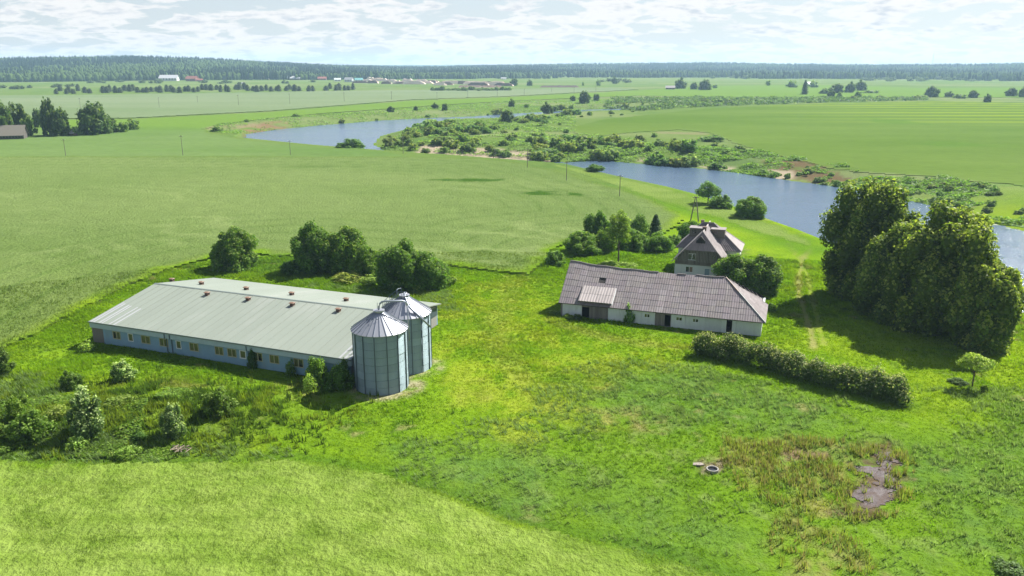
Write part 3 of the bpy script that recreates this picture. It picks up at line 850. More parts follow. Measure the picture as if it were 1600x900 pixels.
def outbuilding():
    L, Wd, eh, rh, hip = 31.6, 13.0, 2.55, 7.0, 6.2
    t = empty('outbuilding', (*O2, 0), math.atan2(A2[1], A2[0]), category='outbuilding', label='long whitewashed outbuilding under a grey brown corrugated roof, hipped at one end')
    X = lambda u, z=1.0: along(O2, A2, u, z, 0, N2)
    gate0, gate1 = X(909), X(950); wd0, wd1 = X(1023.5), X(1048)
    ops = [(X(910), X(921), 0, 1.9), (X(1038), X(1047.5), 0, 1.95), (X(1134.5), X(1144), 0, 2.1), (X(1006.5, 1.5), X(1015.5, 1.5), 1.15, 1.8), (X(1056, 1.5), X(1066, 1.5), 1.15, 1.8), (X(1082, 1.5), X(1091.5, 1.5), 1.15, 1.8)]
    # white wall sections between the timber parts: each bay its own panel
    bays = sorted([0, X(897), gate0]) , sorted([gate1, X(968), X(986), X(1003), wd0]), sorted([wd1, X(1071), X(1102), X(1127), X(1150), L])
    for bs in bays:
        for a, b in zip(bs[:-1], bs[1:]):
            mb = MB(); wall_boxes(mb, b - a - .03, eh, [o for o in ops if a < (o[0] + o[1]) / 2 < b], .3, 0, a)
            o = mb.build('wall_panel', M_white, t); k = random.Random(int(a * 7)).uniform(.9, 1.04); o.color = (k, k, k * 1.01, 1)
    for k, (g0, g1, top, of) in enumerate(((gate0, gate1, 3.05, ops[0]), (wd0, wd1, 2.55, ops[1]))):
        nb = int((g1 - g0) / .3); r_ = random.Random(5 + k)
        for i in range(nb):
            a = g0 + (g1 - g0) * i / nb; b = g0 + (g1 - g0) * (i + 1) / nb - .03; m = (a + b) / 2; pr = r_.uniform(-.02, .02) - .06
            z0 = of[3] if of[0] < m < of[1] else .02
            o = MB().box(a, b, pr, pr + .06, z0, top + r_.uniform(-.04, .0)).build('board', M_wood, t); q = r_.uniform(.75, 1.2); o.color = (q, q, q, 1)
        MB().box(g0, g1, .03, .1, top - .25, top - .12).build('gate_rail', M_wood, t)
        if k == 0:
            for z in (.3, 1.2, 2.2): pass
    for o in ops[3:]: window(t, o[0], o[1], o[2], o[3], .06, M_framew, [M_pane, M_paned], .07)
    for o, nm in ((ops[2], 'door_frame'), (ops[1], 'door_frame')):
        frame_mb(o[0] - .08, o[1] + .08, 0, o[3] + .1, -.02, .09, False).build(nm, M_framew if o is ops[2] else M_wood, t)
    MB().box(-.05, .22, -.06, .0 - .003, 0, eh).build('corner_post', M_wood, t)
    # end and back walls
    MB().box(L - .3, L, .3, Wd - .3, 0, eh).build('end_wall', M_white, t)
    MB().box(0, L, Wd - .3, Wd, 0, eh).build('back_wall', M_white, t)
    gm = MB(); gm.add([(0, .3, 0), (.3, .3, 0), (.3, Wd - .3, 0), (0, Wd - .3, 0), (0, .3, eh), (.3, .3, eh), (.3, Wd - .3, eh), (0, Wd - .3, eh), (0, Wd / 2, rh - .2), (.3, Wd / 2, rh - .2)],
                      [(0, 3, 2, 1), (0, 1, 5, 4), (2, 3, 7, 6), (1, 2, 6, 9, 5), (0, 4, 8, 7, 3), (4, 5, 9, 8), (9, 6, 7, 8)]); gm.build('end_wall', M_wood, t)
    ov = .45; ye = -ov; ze = eh - ov * (rh - eh) / (Wd / 2)
    Ls = L + ov; hp = hip + ov
    def F(x, s):                   # point of the front slope, s from eave 0 to ridge 1
        sag = .65 * math.exp(-max(x, 0) / 4.5) * s - .12 * s * math.sin(x / L * math.pi) + .06 * math.sin(x * 1.3) * s
        return (x, ye + (Wd / 2 - ye) * s, ze + .12 + (rh - ze) * s + sag)
    def B(x, s): p = F(x, s); return (p[0], Wd - p[1], p[2])
    def Hp(yy, s):                 # point on the hip slope: yy along, s up
        xr = Ls - hp * s; return (xr, yy, F(min(xr, L), s)[2] - .0)
    # under-roof (lath deck)
    ns = 12; deck = MB()
    for fn in (F, B):
        for i in range(ns):
            a, b = -.35 + (Ls + .35) * i / ns, -.35 + (Ls + .35) * (i + 1) / ns
            a1, b1 = min(a, Ls - hp), min(b, Ls - hp)
            q = [fn(a, 0), fn(b, 0), fn(b1, 1), fn(a1, 1)]
            if a1 == b1: q = q[:3]
            if fn is B: q = q[::-1]
            deck.slab([(p[0], p[1], p[2] - .03) for p in q], .08)
    deck.slab([(Ls, ye, F(L, 0)[2] - .03), (Ls, Wd * .62, F(L, 0)[2] - .03), (Ls - hp, Wd / 2, F(Ls - hp, 1)[2] - .03)], .08)
    deck.build('roof_deck', M_void, t)
    MB().box(.3, L - .3, .3, Wd - .3, .02, .08).build('floor', M_dark, t)  # near-black floor added so the doorways look dark
    for xx in (9.5, 20.5, 27.0): MB().box(xx, xx + .2, .3, Wd - .3, .08, eh + .3).build('blackout_partition', M_dark, t)  # unseen near-black walls added to keep the interior dark
    MB().box(21, L - .35, 3.2, 3.4, .08, eh + .2).build('blackout_partition', M_dark, t)
    rows, cw = 7, 1.13; r_ = random.Random(3)
    g0, g1 = X(905, 2.6), X(957, 2.6)
    nc = int(math.ceil((Ls + .35) / cw))
    for rI in range(rows):
        s0, s1 = rI / rows - .006, (rI + 1) / rows
        m0, m1 = Ls - hp * max(s0, 0), Ls - hp * s1
        for c in range(nc):
            a = -.35 + c * cw; b = a + cw - .015
            if a >= m0 - .05: continue
            if rI in (4,) and c == 5: continue                    # missing sheet
            if rI < 3 and g0 < a + .3 and b < g1 + .3 and False: continue
            b0, b1 = min(b, m0), min(b, m1); a1 = min(a, m1)
            o = link('roof_sheet', sheet_mesh(F(a, s0), F(b0, s0), F(b1, s1), F(a1, s1), 'roof_sheet', M_asb, 3, .018, .04 + r_.uniform(0, .012)), t)
            k = r_.uniform(.92, 1.07) * (1.12 if c < 7 and rI < 5 else 1); k *= 1.25 if (c == 14 and rI < 4) else 1; o.color = (k, k * r_.uniform(.96, 1.02), k * r_.uniform(.96, 1.04), 1)
    for rI in range(rows):
        s0, s1 = rI / rows - .012, (rI + 1) / rows
        lim = Wd * (.70 + .03 * (rI % 2)) if rI < 3 else 99
        lo = lambda s: ye + (Wd / 2 - ye) * s; hi = lambda s: Wd / 2 + (Wd * .95 - Wd / 2) * (1 - s) * (.55 + .08 * ((rI * 3) % 4))
        y = lo(max(s0, 0)); k0 = 0
        while y < hi(s0) and k0 < 14:
            yb = y + cw - .015
            o = link('roof_sheet', sheet_mesh(Hp(y, s0), Hp(min(yb, hi(s0)), s0), Hp(min(max(yb, lo(s1)), hi(s1)), s1), Hp(min(max(y, lo(s1)), hi(s1)), s1), 'roof_sheet', M_asb, 3, .03, .04), t)
            k = r_.uniform(1.0, 1.3); o.color = (k, k, k, 1); y += cw; k0 += 1
    # ridge and hip caps
    for i in range(17):
        a = i * 1.5 - .3
        if a + 1.5 > Ls - hp or i in (10, 11, 13): continue
        p, q = F(a, 1), F(a + 1.46, 1); MB().tube([(p[0], p[1], p[2] + .06), (q[0], q[1], q[2] + .06)], .13, 6).build('ridge_cap', M_asb, t)
    for i in range(6):
        s0, s1 = i / 6, (i + .97) / 6; p, q = (Ls - hp * s0, *F(L, s0)[1:]), (Ls - hp * s1, *F(L, s1)[1:])
        MB().tube([(p[0], p[1], p[2] + .08), (q[0], q[1], q[2] + .08)], .1, 6).build('hip_cap', M_pale if i > 3 else M_ridge, t)
    # bare rafters of the collapsed rear corner
    for i in range(8):
        s = .2 + i * .1; y = Wd / 2 + (Wd * .9 - Wd / 2) * (1 - s); p = Hp(y * .93, s); q = (p[0] - .8, y + 1.0, p[2] + .35)
        MB().tube([(p[0], p[1] - .4, p[2] + .1), q], .06, 4).build('rafter', M_wood, t)
    # raised lighter roof over the gate
    zt = F(g0, 3.05 / 7)[2] + .25; yt = F(g0, 3.05 / 7)[1]
    for c in range(4):
        for rI in range(2):
            a = g0 + (g1 - g0) * c / 4 + .01; b = g0 + (g1 - g0) * (c + 1) / 4 - .01
            y0_, y1_ = -.75 + (yt + .75) * rI / 2, -.75 + (yt + .75) * (rI + 1) / 2; z0_, z1_ = 3.1 + (zt - 3.1) * rI / 2, 3.1 + (zt - 3.1) * (rI + 1) / 2
            o = link('porch_sheet', sheet_mesh((a, y0_, z0_), (b, y0_, z0_), (b, y1_, z1_), (a, y1_, z1_), 'porch_sheet', M_asbl, 3, .03, .02), t); k = r_.uniform(.9, 1.08); o.color = (k, k, k, 1)
    dk = MB(); dk.slab([(g0, -.7, 3.08), (g1, -.7, 3.08), (g1, yt, zt - .03), (g0, yt, zt - .03)], .1); dk.build('porch_deck', M_woodb, t)
    for gx_ in (g0 - .03, g1): MB().add([(gx_, -.75, 3.05), (gx_ + .05, -.75, 3.05), (gx_ + .05, yt, zt), (gx_, yt, zt), (gx_, -.75, 2.7), (gx_ + .05, -.75, 2.7), (gx_ + .05, yt - .6, zt - .65), (gx_, yt - .6, zt - .65)],
                                       [(0, 1, 2, 3), (4, 7, 6, 5), (0, 4, 5, 1), (1, 5, 6, 2), (3, 2, 6, 7), (0, 3, 7, 4)]).build('verge_board', M_framew if gx_ > g0 + 1 else M_wood, t)
    MB().box(g0 + .1, g1 - .1, .05, .35, 2.56, 3.0).build('lintel', M_wood, t)
    return t


outbuilding()

# ---- the abandoned house
def house():
    HF = np.array([31.8, 151.0]); rz = math.atan2(-.342, .94); Wd, D = 9.6, 13.5
    t = empty('farmhouse', (*HF, 0), rz, category='house', label='abandoned two storey farmhouse with steep grey roof and boarded gable')
    wh, eh, rh, hz = 2.6, 3.1, 8.65, 5.5
    ops = [(2.1, 3.55, .95, 2.15), (5.75, 6.75, 0, 2.0)]
    mb = MB(); wall_boxes(mb, Wd, wh, ops, .3); mb.box(0, .3, .3, D, 0, eh).box(Wd - .3, Wd, .3, D, 0, eh).box(.3, Wd - .3, D - .3, D, 0, eh)
    mb.build('wall', M_white, t)
    window(t, 2.1, 3.55, .95, 2.15, .03, M_framew, [M_paned, M_boarded], .08)
    frame_mb(5.7, 6.8, 0, 2.05, -.02, .08, False).build('door_frame', M_framew, t)
    dr = MB().box(5.78, 6.72, .03, .09, 0, 1.97).build('door', M_door, t); MB().box(6.6, 6.66, -.03, .03, 1.0, 1.06).build('handle', M_dark, dr)
    # boarded gable
    sl = (rh - eh) / (Wd / 2 + .5)
    nb = 34; r_ = random.Random(8); gw = (2.45, 4.0, 3.45, 4.75); gw2 = (7.0, 7.75, 3.95, 4.6)
    for i in range(nb):
        a = Wd * i / nb; b = Wd * (i + 1) / nb - .03; m = (a + b) / 2
        top = min(hz - .05, eh + (min(m, Wd - m) + .35) * sl - .12)
        segs = [(wh, top)]
        for g in (gw, gw2):
            if g[0] < m < g[1]: segs = [(wh, g[2]), (g[3], top)]
        for z0, z1 in segs:
            if z1 - z0 < .05: continue
            pr = r_.uniform(-.015, .015) - .05; o = MB().box(a, b, pr, pr + .06, z0, z1).build('board', M_woodb, t); k = r_.uniform(.72, 1.2); o.color = (k, k, k, 1)
    MB().box(0, Wd, .09, .2, wh, 4.2 - 1.1).build('gable_beam', M_woodb, t)
    window(t, gw[0], gw[1], gw[2], gw[3], .0, M_framew, [M_paned, M_paned], .08)
    window(t, gw2[0], gw2[1], gw2[2], gw2[3], .0, M_woodb, [M_paned], .08)
    MB().box(-.02, Wd + .02, -.14, -.07, wh - .1, wh + .04).build('trim_board', M_wood, t)
    # main roof
    ye, xe = -.45, -.55; ap = 1.9; hx = xe + (hz - eh + .0) / sl * 1.0
    zc = eh - .15
    fL = [(xe, ye, zc), (hx, ye, hz), (Wd / 2, ap, rh), (Wd / 2, D, rh), (xe, D, zc)]
    fR = [(Wd - xe, ye, zc), (Wd - xe, D, zc), (Wd / 2, D, rh), (Wd / 2, ap, rh), (Wd - hx, ye, hz)]
    rf = MB(); rf.slab(fL[::-1], .12); rf.slab(fR, .12); rf.slab([(hx, ye, hz), (Wd - hx, ye, hz), (Wd / 2, ap, rh)], .12); roof = rf.build('roof', M_asb, t)
    # sheets on the visible right slope and the half hip
    rows = 6
    for i in range(9):
        for j in range(rows):
            y0_ = ye + i * 1.15; y1_ = y0_ + 1.13; s0, s1 = j / rows, (j + 1) / rows
            def pt(y, s):
                x = Wd - xe + (Wd / 2 - Wd + xe) * s; z = zc + (rh - zc) * s
                yl = ye if z < hz else ye + (ap - ye) * (z - hz) / (rh - hz); return (x, max(y, yl), z)
            if pt(y1_, s1)[1] <= pt(y0_, s1)[1] + .05: continue
            o = link('roof_sheet', sheet_mesh(pt(y0_, s0), pt(y1_, s0), pt(y1_, s1), pt(y0_, s1), 'roof_sheet', M_asb, 3, .03, .03), roof); k = r_.uniform(1.0, 1.25); o.color = (k, k, k, 1)
    for j in range(3):
        s0, s1 = j / 3, (j + 1) / 3; L0 = [hx + (Wd / 2 - hx) * s for s in (s0, s1)]; yy = [ye + (ap - ye) * s for s in (s0, s1)]; zz = [hz + (rh - hz) * s for s in (s0, s1)]
        n = 5 - j
        for i in range(n):
            f0, f1 = i / n, (i + 1) / n - .01; g = lambda q, f: (L0[q] + (Wd - 2 * L0[q]) * f, yy[q], zz[q])
            o = link('roof_sheet', sheet_mesh(g(0, f0), g(0, f1), g(1, f1), g(1, f0), 'roof_sheet', M_asb, 3, .03, .03), roof); k = r_.uniform(1.0, 1.3); o.color = (k * 1.06, k, k * .96, 1)
    # pale verge strips
    vb = lambda p, q, w=.06, m=M_asbl: MB().tube([(p[0], p[1], p[2] + .1), (q[0], q[1], q[2] + .1)], w, 5).build('verge_strip', m, t)
    vb((xe, ye, zc), (hx, ye, hz)); vb((Wd - xe, ye, zc), (Wd - hx, ye, hz)); vb((hx, ye, hz), (Wd / 2, ap, rh)); vb((Wd - hx, ye, hz), (Wd / 2, ap, rh)); vb((Wd / 2, ap, rh), (Wd / 2, D, rh), .12)
    # little dark gablet on the half hip
    gb = MB(); cx = Wd / 2 - .15; gb.add([(cx - .85, ye + .9, 6.75), (cx + .85, ye + .9, 6.75), (cx + .85, ye + .9, 7.2), (cx, ye + .9, 8.1), (cx - .85, ye + .9, 7.2), (cx, ap + .6, 8.1), (cx + .85, ap, 7.2), (cx - .85, ap, 7.2), (cx - .85, ap, 6.75), (cx + .85, ap, 6.75)],
                                      [(0, 1, 2, 3, 4), (3, 2, 6, 5), (4, 3, 5, 7), (1, 9, 6, 2), (0, 4, 7, 8)]); gb.build('dormer', M_dark, t)
    # cross wing
    wx0, wx1, wy0, wy1, we = -.7, 12.0, 5.6, 13.3, 4.5; rx0, rx1, ry, wr = 3.7, 5.9, 10.2, 9.0
    wg = MB(); wg.box(wx0 + .4, wx1 - .5, wy0 + .5, wy1 - .5, 0, we - .05); wg.build('wing_wall', M_white, t)
    w_ = MB()
    w_.add([(wx0, wy0, we), (wx1, wy0, we), (wx1, wy1, we), (wx0, wy1, we), (rx0, ry, wr), (rx1, ry, wr)], [(0, 1, 5, 4), (2, 3, 4, 5), (1, 2, 5), (3, 0, 4), (0, 3, 2, 1)])
    wing = w_.build('wing_roof', M_asb, t)
    for p, q in (((wx0, wy0, we), (rx0, ry, wr)), ((wx1, wy0, we), (rx1, ry, wr)), ((wx1, wy1, we), (rx1, ry, wr)), ((rx0, ry, wr), (rx1, ry, wr))): vb(p, q, .08)
    for j in range(5):
        s0, s1 = j / 5, (j + 1) / 5
        g = lambda f, s: (wx1 + (rx1 - wx1) * s, (wy0 + (ry - wy0) * s) * (1 - f) + (wy1 + (ry - wy1) * s) * f, we + (wr - we) * s)
        n = 6 - j
        for i in range(n):
            o = link('roof_sheet', sheet_mesh(g(i / n, s0), g((i + 1) / n - .01, s0), g((i + 1) / n - .01, s1), g(i / n, s1), 'roof_sheet', M_asbl, 3, .03, .03), wing)  # paler sheets paint the sunlight onto the right hip
        for i in range(9):
            h_ = lambda f, s: (wx0 + (rx0 - wx0) * s + (wx1 - wx0 - (rx0 - wx0 + wx1 - rx1) * s) * f, wy0 + (ry - wy0) * s, we + (wr - we) * s)
            o = link('roof_sheet', sheet_mesh(h_(i / 9, s0), h_((i + 1) / 9 - .005, s0), h_((i + 1) / 9 - .005, s1), h_(i / 9, s1), 'roof_sheet', M_asb, 3, .03, .03), wing); k = r_.uniform(.75, 1.0); o.color = (k, k, k, 1)  # darker tint paints the shade onto the front slope
    for a, b in ((1.5, 4.1), (5.75, 8.4)):
        dm = MB().box(a, b, 7.6, 10.0, 6.4, 8.2).build('dormer', M_woodb, t, label='box dormer with dark boarded front')
        MB().box(a - .12, b + .12, 7.45, 10.1, 8.2, 8.32).build('dormer_roof', M_asb, dm)
        MB().box(a + .5, a + 1.3, 7.56, 7.6 - .002, 7.2, 7.9).build('window', M_paned, dm)
    c1 = MB().box(4.4, 5.1, 4.2, 4.9, 7.4, 9.15).box(4.33, 5.17, 4.13, 4.97, 9.15, 9.27).build('chimney', M_brick, t)
    MB().box(3.3, 3.9, 10.6, 11.2, 7.4, 9.3).box(3.24, 3.96, 10.54, 11.26, 9.3, 9.4).build('chimney', M_brick, t)
    return t


house()
print('buildings done')


# ------------------------------------------------------------------ foliage
def leaf_quads(pts, nrm, size, cols, rng, aspect=1.0):
    n = len(pts); a = rng.normal(size=(n, 3)); nrm = nrm / (np.linalg.norm(nrm, axis=1, keepdims=True) + 1e-9)
    t = np.cross(nrm, a); t /= np.linalg.norm(t, axis=1, keepdims=True) + 1e-9; b = np.cross(nrm, t)
    s = size[:, None] * .5; v = np.empty((n, 4, 3))
    v[:, 0] = pts - t * s * 1.1; v[:, 1] = pts - b * s * aspect * .75 + nrm * s * .2; v[:, 2] = pts + t * s * 1.1; v[:, 3] = pts + b * s * aspect * .75 + nrm * s * .2
    return v.reshape(-1, 3), np.arange(n * 4).reshape(-1, 4), np.repeat(cols, 4, 0)


def crown_arrays(lobes, n, leaf, seed, base, var=.25, light=None, spiky=0.0, lightamt=.12, zmin=.1, core=.72):
    rng = np.random.default_rng(seed); lob = np.array(lobes, float)
    area = (lob[:, 3] * lob[:, 4] + lob[:, 4] * lob[:, 5] + lob[:, 3] * lob[:, 5]); pr = area / area.sum()
    k = rng.choice(len(lob), size=int(n * 1.5), p=pr); d = rng.normal(size=(len(k), 3)); d /= np.linalg.norm(d, axis=1, keepdims=True)
    rad = rng.uniform(.78, 1.06, len(k)) + spiky * rng.random(len(k)) ** 3
    # clumps: leaves gather on small bumps of each lobe
    bump_ = .5 + .5 * np.sin(d[:, 0] * 9 + k * 1.7) * np.sin(d[:, 1] * 9 + k * 2.3) * np.sin(d[:, 2] * 8 + k)
    rad = rad * (.82 + .34 * bump_)
    p = lob[k, :3] + d * lob[k, 3:6] * rad[:, None]
    keep = p[:, 2] > zmin
    for j in range(len(lob)):
        q = (p - lob[j, :3]) / lob[j, 3:6]; keep &= ~((np.sum(q * q, 1) < .55) & (k != j))
    p, d, k, bp = p[keep][:n], d[keep][:n], k[keep][:n], bump_[keep][:n]
    nr = d + rng.normal(size=d.shape) * .8 + np.array([0, 0, .25]); base = np.array(base)
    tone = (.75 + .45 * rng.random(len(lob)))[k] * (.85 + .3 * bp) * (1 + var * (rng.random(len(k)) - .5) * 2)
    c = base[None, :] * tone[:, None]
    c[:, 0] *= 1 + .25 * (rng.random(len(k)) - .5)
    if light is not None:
        m = (rng.random(len(k)) < lightamt * 2.2 * bp * np.clip(d[:, 2] + .3, 0, 1)); c[m] = np.array(light) * (.8 + .4 * rng.random(m.sum()))[:, None]  # paler leaves on lobe tops: blossom, plus sun highlights painted in
    V, Fq, C = leaf_quads(p, nr, leaf * rng.uniform(.6, 1.35, len(p)), c, rng)
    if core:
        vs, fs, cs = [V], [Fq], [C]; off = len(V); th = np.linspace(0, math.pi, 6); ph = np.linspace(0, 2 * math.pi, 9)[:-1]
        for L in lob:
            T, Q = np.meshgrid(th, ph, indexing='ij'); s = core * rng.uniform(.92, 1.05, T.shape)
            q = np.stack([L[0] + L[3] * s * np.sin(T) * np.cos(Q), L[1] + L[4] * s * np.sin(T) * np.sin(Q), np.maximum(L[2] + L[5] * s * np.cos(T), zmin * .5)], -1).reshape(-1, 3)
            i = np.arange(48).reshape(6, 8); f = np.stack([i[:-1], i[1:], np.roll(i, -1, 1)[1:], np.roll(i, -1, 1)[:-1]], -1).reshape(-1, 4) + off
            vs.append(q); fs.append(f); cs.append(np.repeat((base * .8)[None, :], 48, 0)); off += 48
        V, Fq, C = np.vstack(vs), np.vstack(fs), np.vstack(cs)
    return V, Fq, C


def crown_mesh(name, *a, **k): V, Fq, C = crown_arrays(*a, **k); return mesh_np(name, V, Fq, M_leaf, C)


def round_lobes(w, h, g, n, seed, top=1.0, lob=.42):
    """ellipsoid crown of width w from height g to h broken into lobes"""
    r = random.Random(seed); g = -.28 * h if g < .35 else g; R = w / 2; Z = (h - g) / 2; cz = g + Z; L = [(0, 0, cz, R * .60, R * .60, Z * .70)]; n = int(n * 2.0); lob *= .68
    for i in range(n):
        f = (i + .5) / n; zc = 1 - 2 * f * .86; rr = math.sqrt(max(0, 1 - zc * zc)); a = i * 2.39996 + r.uniform(-.3, .3)
        tap = 1 - (1 - top) * max(0, zc); s = lob * r.uniform(.6, 1.35)
        k = .80 * r.uniform(.66, 1.2)
        L.append((R * k * rr * math.cos(a) * tap, R * k * rr * math.sin(a) * tap, cz + Z * k * zc, R * s * tap, R * s * tap, Z * s * r.uniform(.8, 1.1)))
    return L


def trunk_mesh(name, h, r, lobes, seed, m=None):
    b = MB(); rr = random.Random(seed); top = (rr.uniform(-.2, .2), rr.uniform(-.2, .2), h)
    b.tube([(0, 0, -.4), (0, 0, h * .25), (top[0] * .5, top[1] * .5, h * .6), top], r, 8, r * .3)
    for L in lobes[1:8]:
        z0 = h * rr.uniform(.3, .7); b.tube([(0, 0, z0), (L[0] * .45, L[1] * .45, z0 + (L[2] - z0) * .6), (L[0] * .9, L[1] * .9, L[2])], r * .4, 5, r * .1)
    return b.mesh(name, m or M_bark, True)


PROTO = {}


def proto(kind, variants):
    PROTO[kind] = variants


# medium broadleaf trees: unit 9 m x 9 m
G1 = (.068, .125, .016)
proto('broad', [])
for i in range(3):
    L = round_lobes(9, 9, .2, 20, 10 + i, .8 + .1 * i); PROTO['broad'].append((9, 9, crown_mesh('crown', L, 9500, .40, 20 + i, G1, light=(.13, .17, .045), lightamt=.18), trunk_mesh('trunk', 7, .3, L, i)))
proto('airy', [])
for i in range(2):
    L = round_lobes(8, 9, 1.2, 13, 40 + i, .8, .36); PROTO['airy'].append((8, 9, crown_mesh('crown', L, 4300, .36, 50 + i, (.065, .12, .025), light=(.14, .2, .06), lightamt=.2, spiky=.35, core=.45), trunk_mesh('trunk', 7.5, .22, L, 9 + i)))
proto('shrub', [])
for i in range(4):
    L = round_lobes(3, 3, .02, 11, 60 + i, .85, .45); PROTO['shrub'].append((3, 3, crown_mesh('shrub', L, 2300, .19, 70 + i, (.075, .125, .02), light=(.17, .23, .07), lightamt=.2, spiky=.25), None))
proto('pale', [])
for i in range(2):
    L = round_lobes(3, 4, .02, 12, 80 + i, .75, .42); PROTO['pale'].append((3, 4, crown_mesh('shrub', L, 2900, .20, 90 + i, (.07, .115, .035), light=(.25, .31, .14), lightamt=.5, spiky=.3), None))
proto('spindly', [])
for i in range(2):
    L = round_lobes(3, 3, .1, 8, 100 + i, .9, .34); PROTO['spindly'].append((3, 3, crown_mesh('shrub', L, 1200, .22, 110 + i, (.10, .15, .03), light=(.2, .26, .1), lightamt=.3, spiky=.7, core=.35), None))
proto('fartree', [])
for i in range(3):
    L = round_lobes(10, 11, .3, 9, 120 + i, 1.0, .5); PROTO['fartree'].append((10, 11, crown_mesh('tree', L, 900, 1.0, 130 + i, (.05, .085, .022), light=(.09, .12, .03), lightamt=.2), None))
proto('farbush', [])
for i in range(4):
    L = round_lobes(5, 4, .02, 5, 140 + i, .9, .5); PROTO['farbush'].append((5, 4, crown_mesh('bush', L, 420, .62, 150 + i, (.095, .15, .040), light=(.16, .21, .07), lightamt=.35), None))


def cone_arrays(h, w, n, leaf, seed, base):
    rng = np.random.default_rng(seed); t = rng.random(n) ** .8; a = rng.random(n) * 2 * math.pi
    lay = .75 + .25 * np.cos(t * 2 * math.pi * 7 + 2 * np.sin(a * 3)); r = w / 2 * (1 - t) ** (.8 if h / w > 2 else .5) * lay * rng.uniform(.8, 1.05, n) + .08
    p = np.stack([r * np.cos(a), r * np.sin(a), .3 + t * (h - .3)], 1); nr = np.stack([np.cos(a), np.sin(a), np.full(n, .5)], 1) + rng.normal(size=(n, 3)) * .4
    c = np.array(base)[None, :] * (.75 + .5 * rng.random(n))[:, None]; V, Fq, C = leaf_quads(p, nr, leaf * rng.uniform(.6, 1.3, n), c, rng)
    i0 = len(V); k = 7; ring = np.array([[w * .3 * math.cos(2 * math.pi * j / k), w * .3 * math.sin(2 * math.pi * j / k), .2] for j in range(k)])
    V = np.vstack([V, ring, [[0, 0, h * .95]], [[0, 0, h * .96]]]); f = [[i0 + j, i0 + (j + 1) % k, i0 + k, i0 + k + 1] for j in range(k)]
    return V, np.vstack([Fq, f]), np.vstack([C, np.repeat(np.array([base]) * .7, k + 2, 0)])


proto('pine', [])
for i in range(3):
    V, Fq, C = cone_arrays(9, 6.5, 420, 1.0, 160 + i, (.050, .068, .034)); PROTO['pine'].append((6.5, 9, mesh_np('pine', V, Fq, M_leaf, C), None))
proto('spruce', [])
V, Fq, C = cone_arrays(9, 4, 1800, .42, 170, (.045, .08, .03)); PROTO['spruce'].append((4, 9, mesh_np('spruce', V, Fq, M_leaf, C), trunk_mesh('trunk', 8, .14, [(0, 0, 0, 0, 0, 0)], 4)))

RND = random.Random(77)


def plant(kind, name, x, y, z, h, w, label, cat, group=None, tint=(1, 1, 1), var=None, sx=1.0):
    vs = PROTO[kind]; v = vs[RND.randrange(len(vs)) if var is None else var % len(vs)]; pw, ph, crown, trunk = v
    if trunk is None: o = link(name, crown)
    else:
        o = empty(name, (0, 0, 0)); c = link('crown', crown, o); c.color = (*tint, 1); link('trunk', trunk, o)
    o.location = (x, y, z - .05); o.rotation_euler = (0, 0, RND.uniform(0, 6.28)); s = w / pw; o.scale = (s * sx, s, h / ph); o.color = (*tint, 1)
    o['label'] = label; o['category'] = cat
    if group: o['group'] = group
    return o


def at(kind, name, u, vb, vt, wpx, label, cat, group=None, tint=(1, 1, 1), var=None):
    """base of the plant on the ground seen at (u, vb); its top seen at vt; width in photo pixels.
    The crown's lower edge hides its own middle, so the axis stands half a width further back."""
    x, y, z = PT(u, vb); w = (1.08 if kind == 'broad' else .95 if kind == 'fartree' else 1) * wpx * depth(x, y, z) / FPX
    r = math.hypot(x, y); k = 1 + min(.38 * w, 14) / r * (1 if kind not in ('pine',) else .3); x, y = x * k, y * k; z = float(hgt(x, y))
    # the far upper surface of a round crown is what reaches vt
    h = ZV(x, y, vt) - z; h = max(h - .06 * w, .5)
    return plant(kind, name, x, y, z, h, w * 1.0, label, cat, group, tint, var)


# ---- the giant trees by the river
def big_tree(u, vb, vt, wpx, seed, label, tint=(1, 1, 1), n=34, low=.1, leafn=24000):
    x, y, z = PT(u, vb); w = .92 * wpx * depth(x, y) / FPX; r = math.hypot(x, y); k = 1 + .36 * w / r; x, y = x * k, y * k
    h = ZV(x, y, vt) - z - .05 * w; L = round_lobes(w, h, low, n, seed, .98, .36)
    t = empty('linden_tree', (x, y, float(hgt(x, y))), category='tree', label=label, group='tall trees between the track and the river')
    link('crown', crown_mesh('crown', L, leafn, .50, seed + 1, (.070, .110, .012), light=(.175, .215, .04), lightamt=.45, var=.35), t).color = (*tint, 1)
    link('trunk', trunk_mesh('trunk', h * .8, .55, L, seed), t)
    return t


big_tree(1352, 478, 268, 152, 201, 'tallest broad tree at the river side, left end of the big dark clump', n=30)
big_tree(1400, 508, 345, 130, 202, 'wide tree in the middle of the big clump, lower than the one behind', (.95, .97, 1))
big_tree(1462, 530, 318, 172, 203, 'huge round tree with pale blossom and painted sunlit tops at the centre of the riverside clump', (1.05, 1.02, 1), 32, leafn=28000)
big_tree(1522, 550, 398, 118, 204, 'lower rounded tree at the right end of the riverside clump', (1.08, 1.05, 1))
big_tree(1420, 512, 385, 105, 205, 'small bulging tree on the near edge of the riverside clump', (.98, 1, 1), 20, leafn=14000)

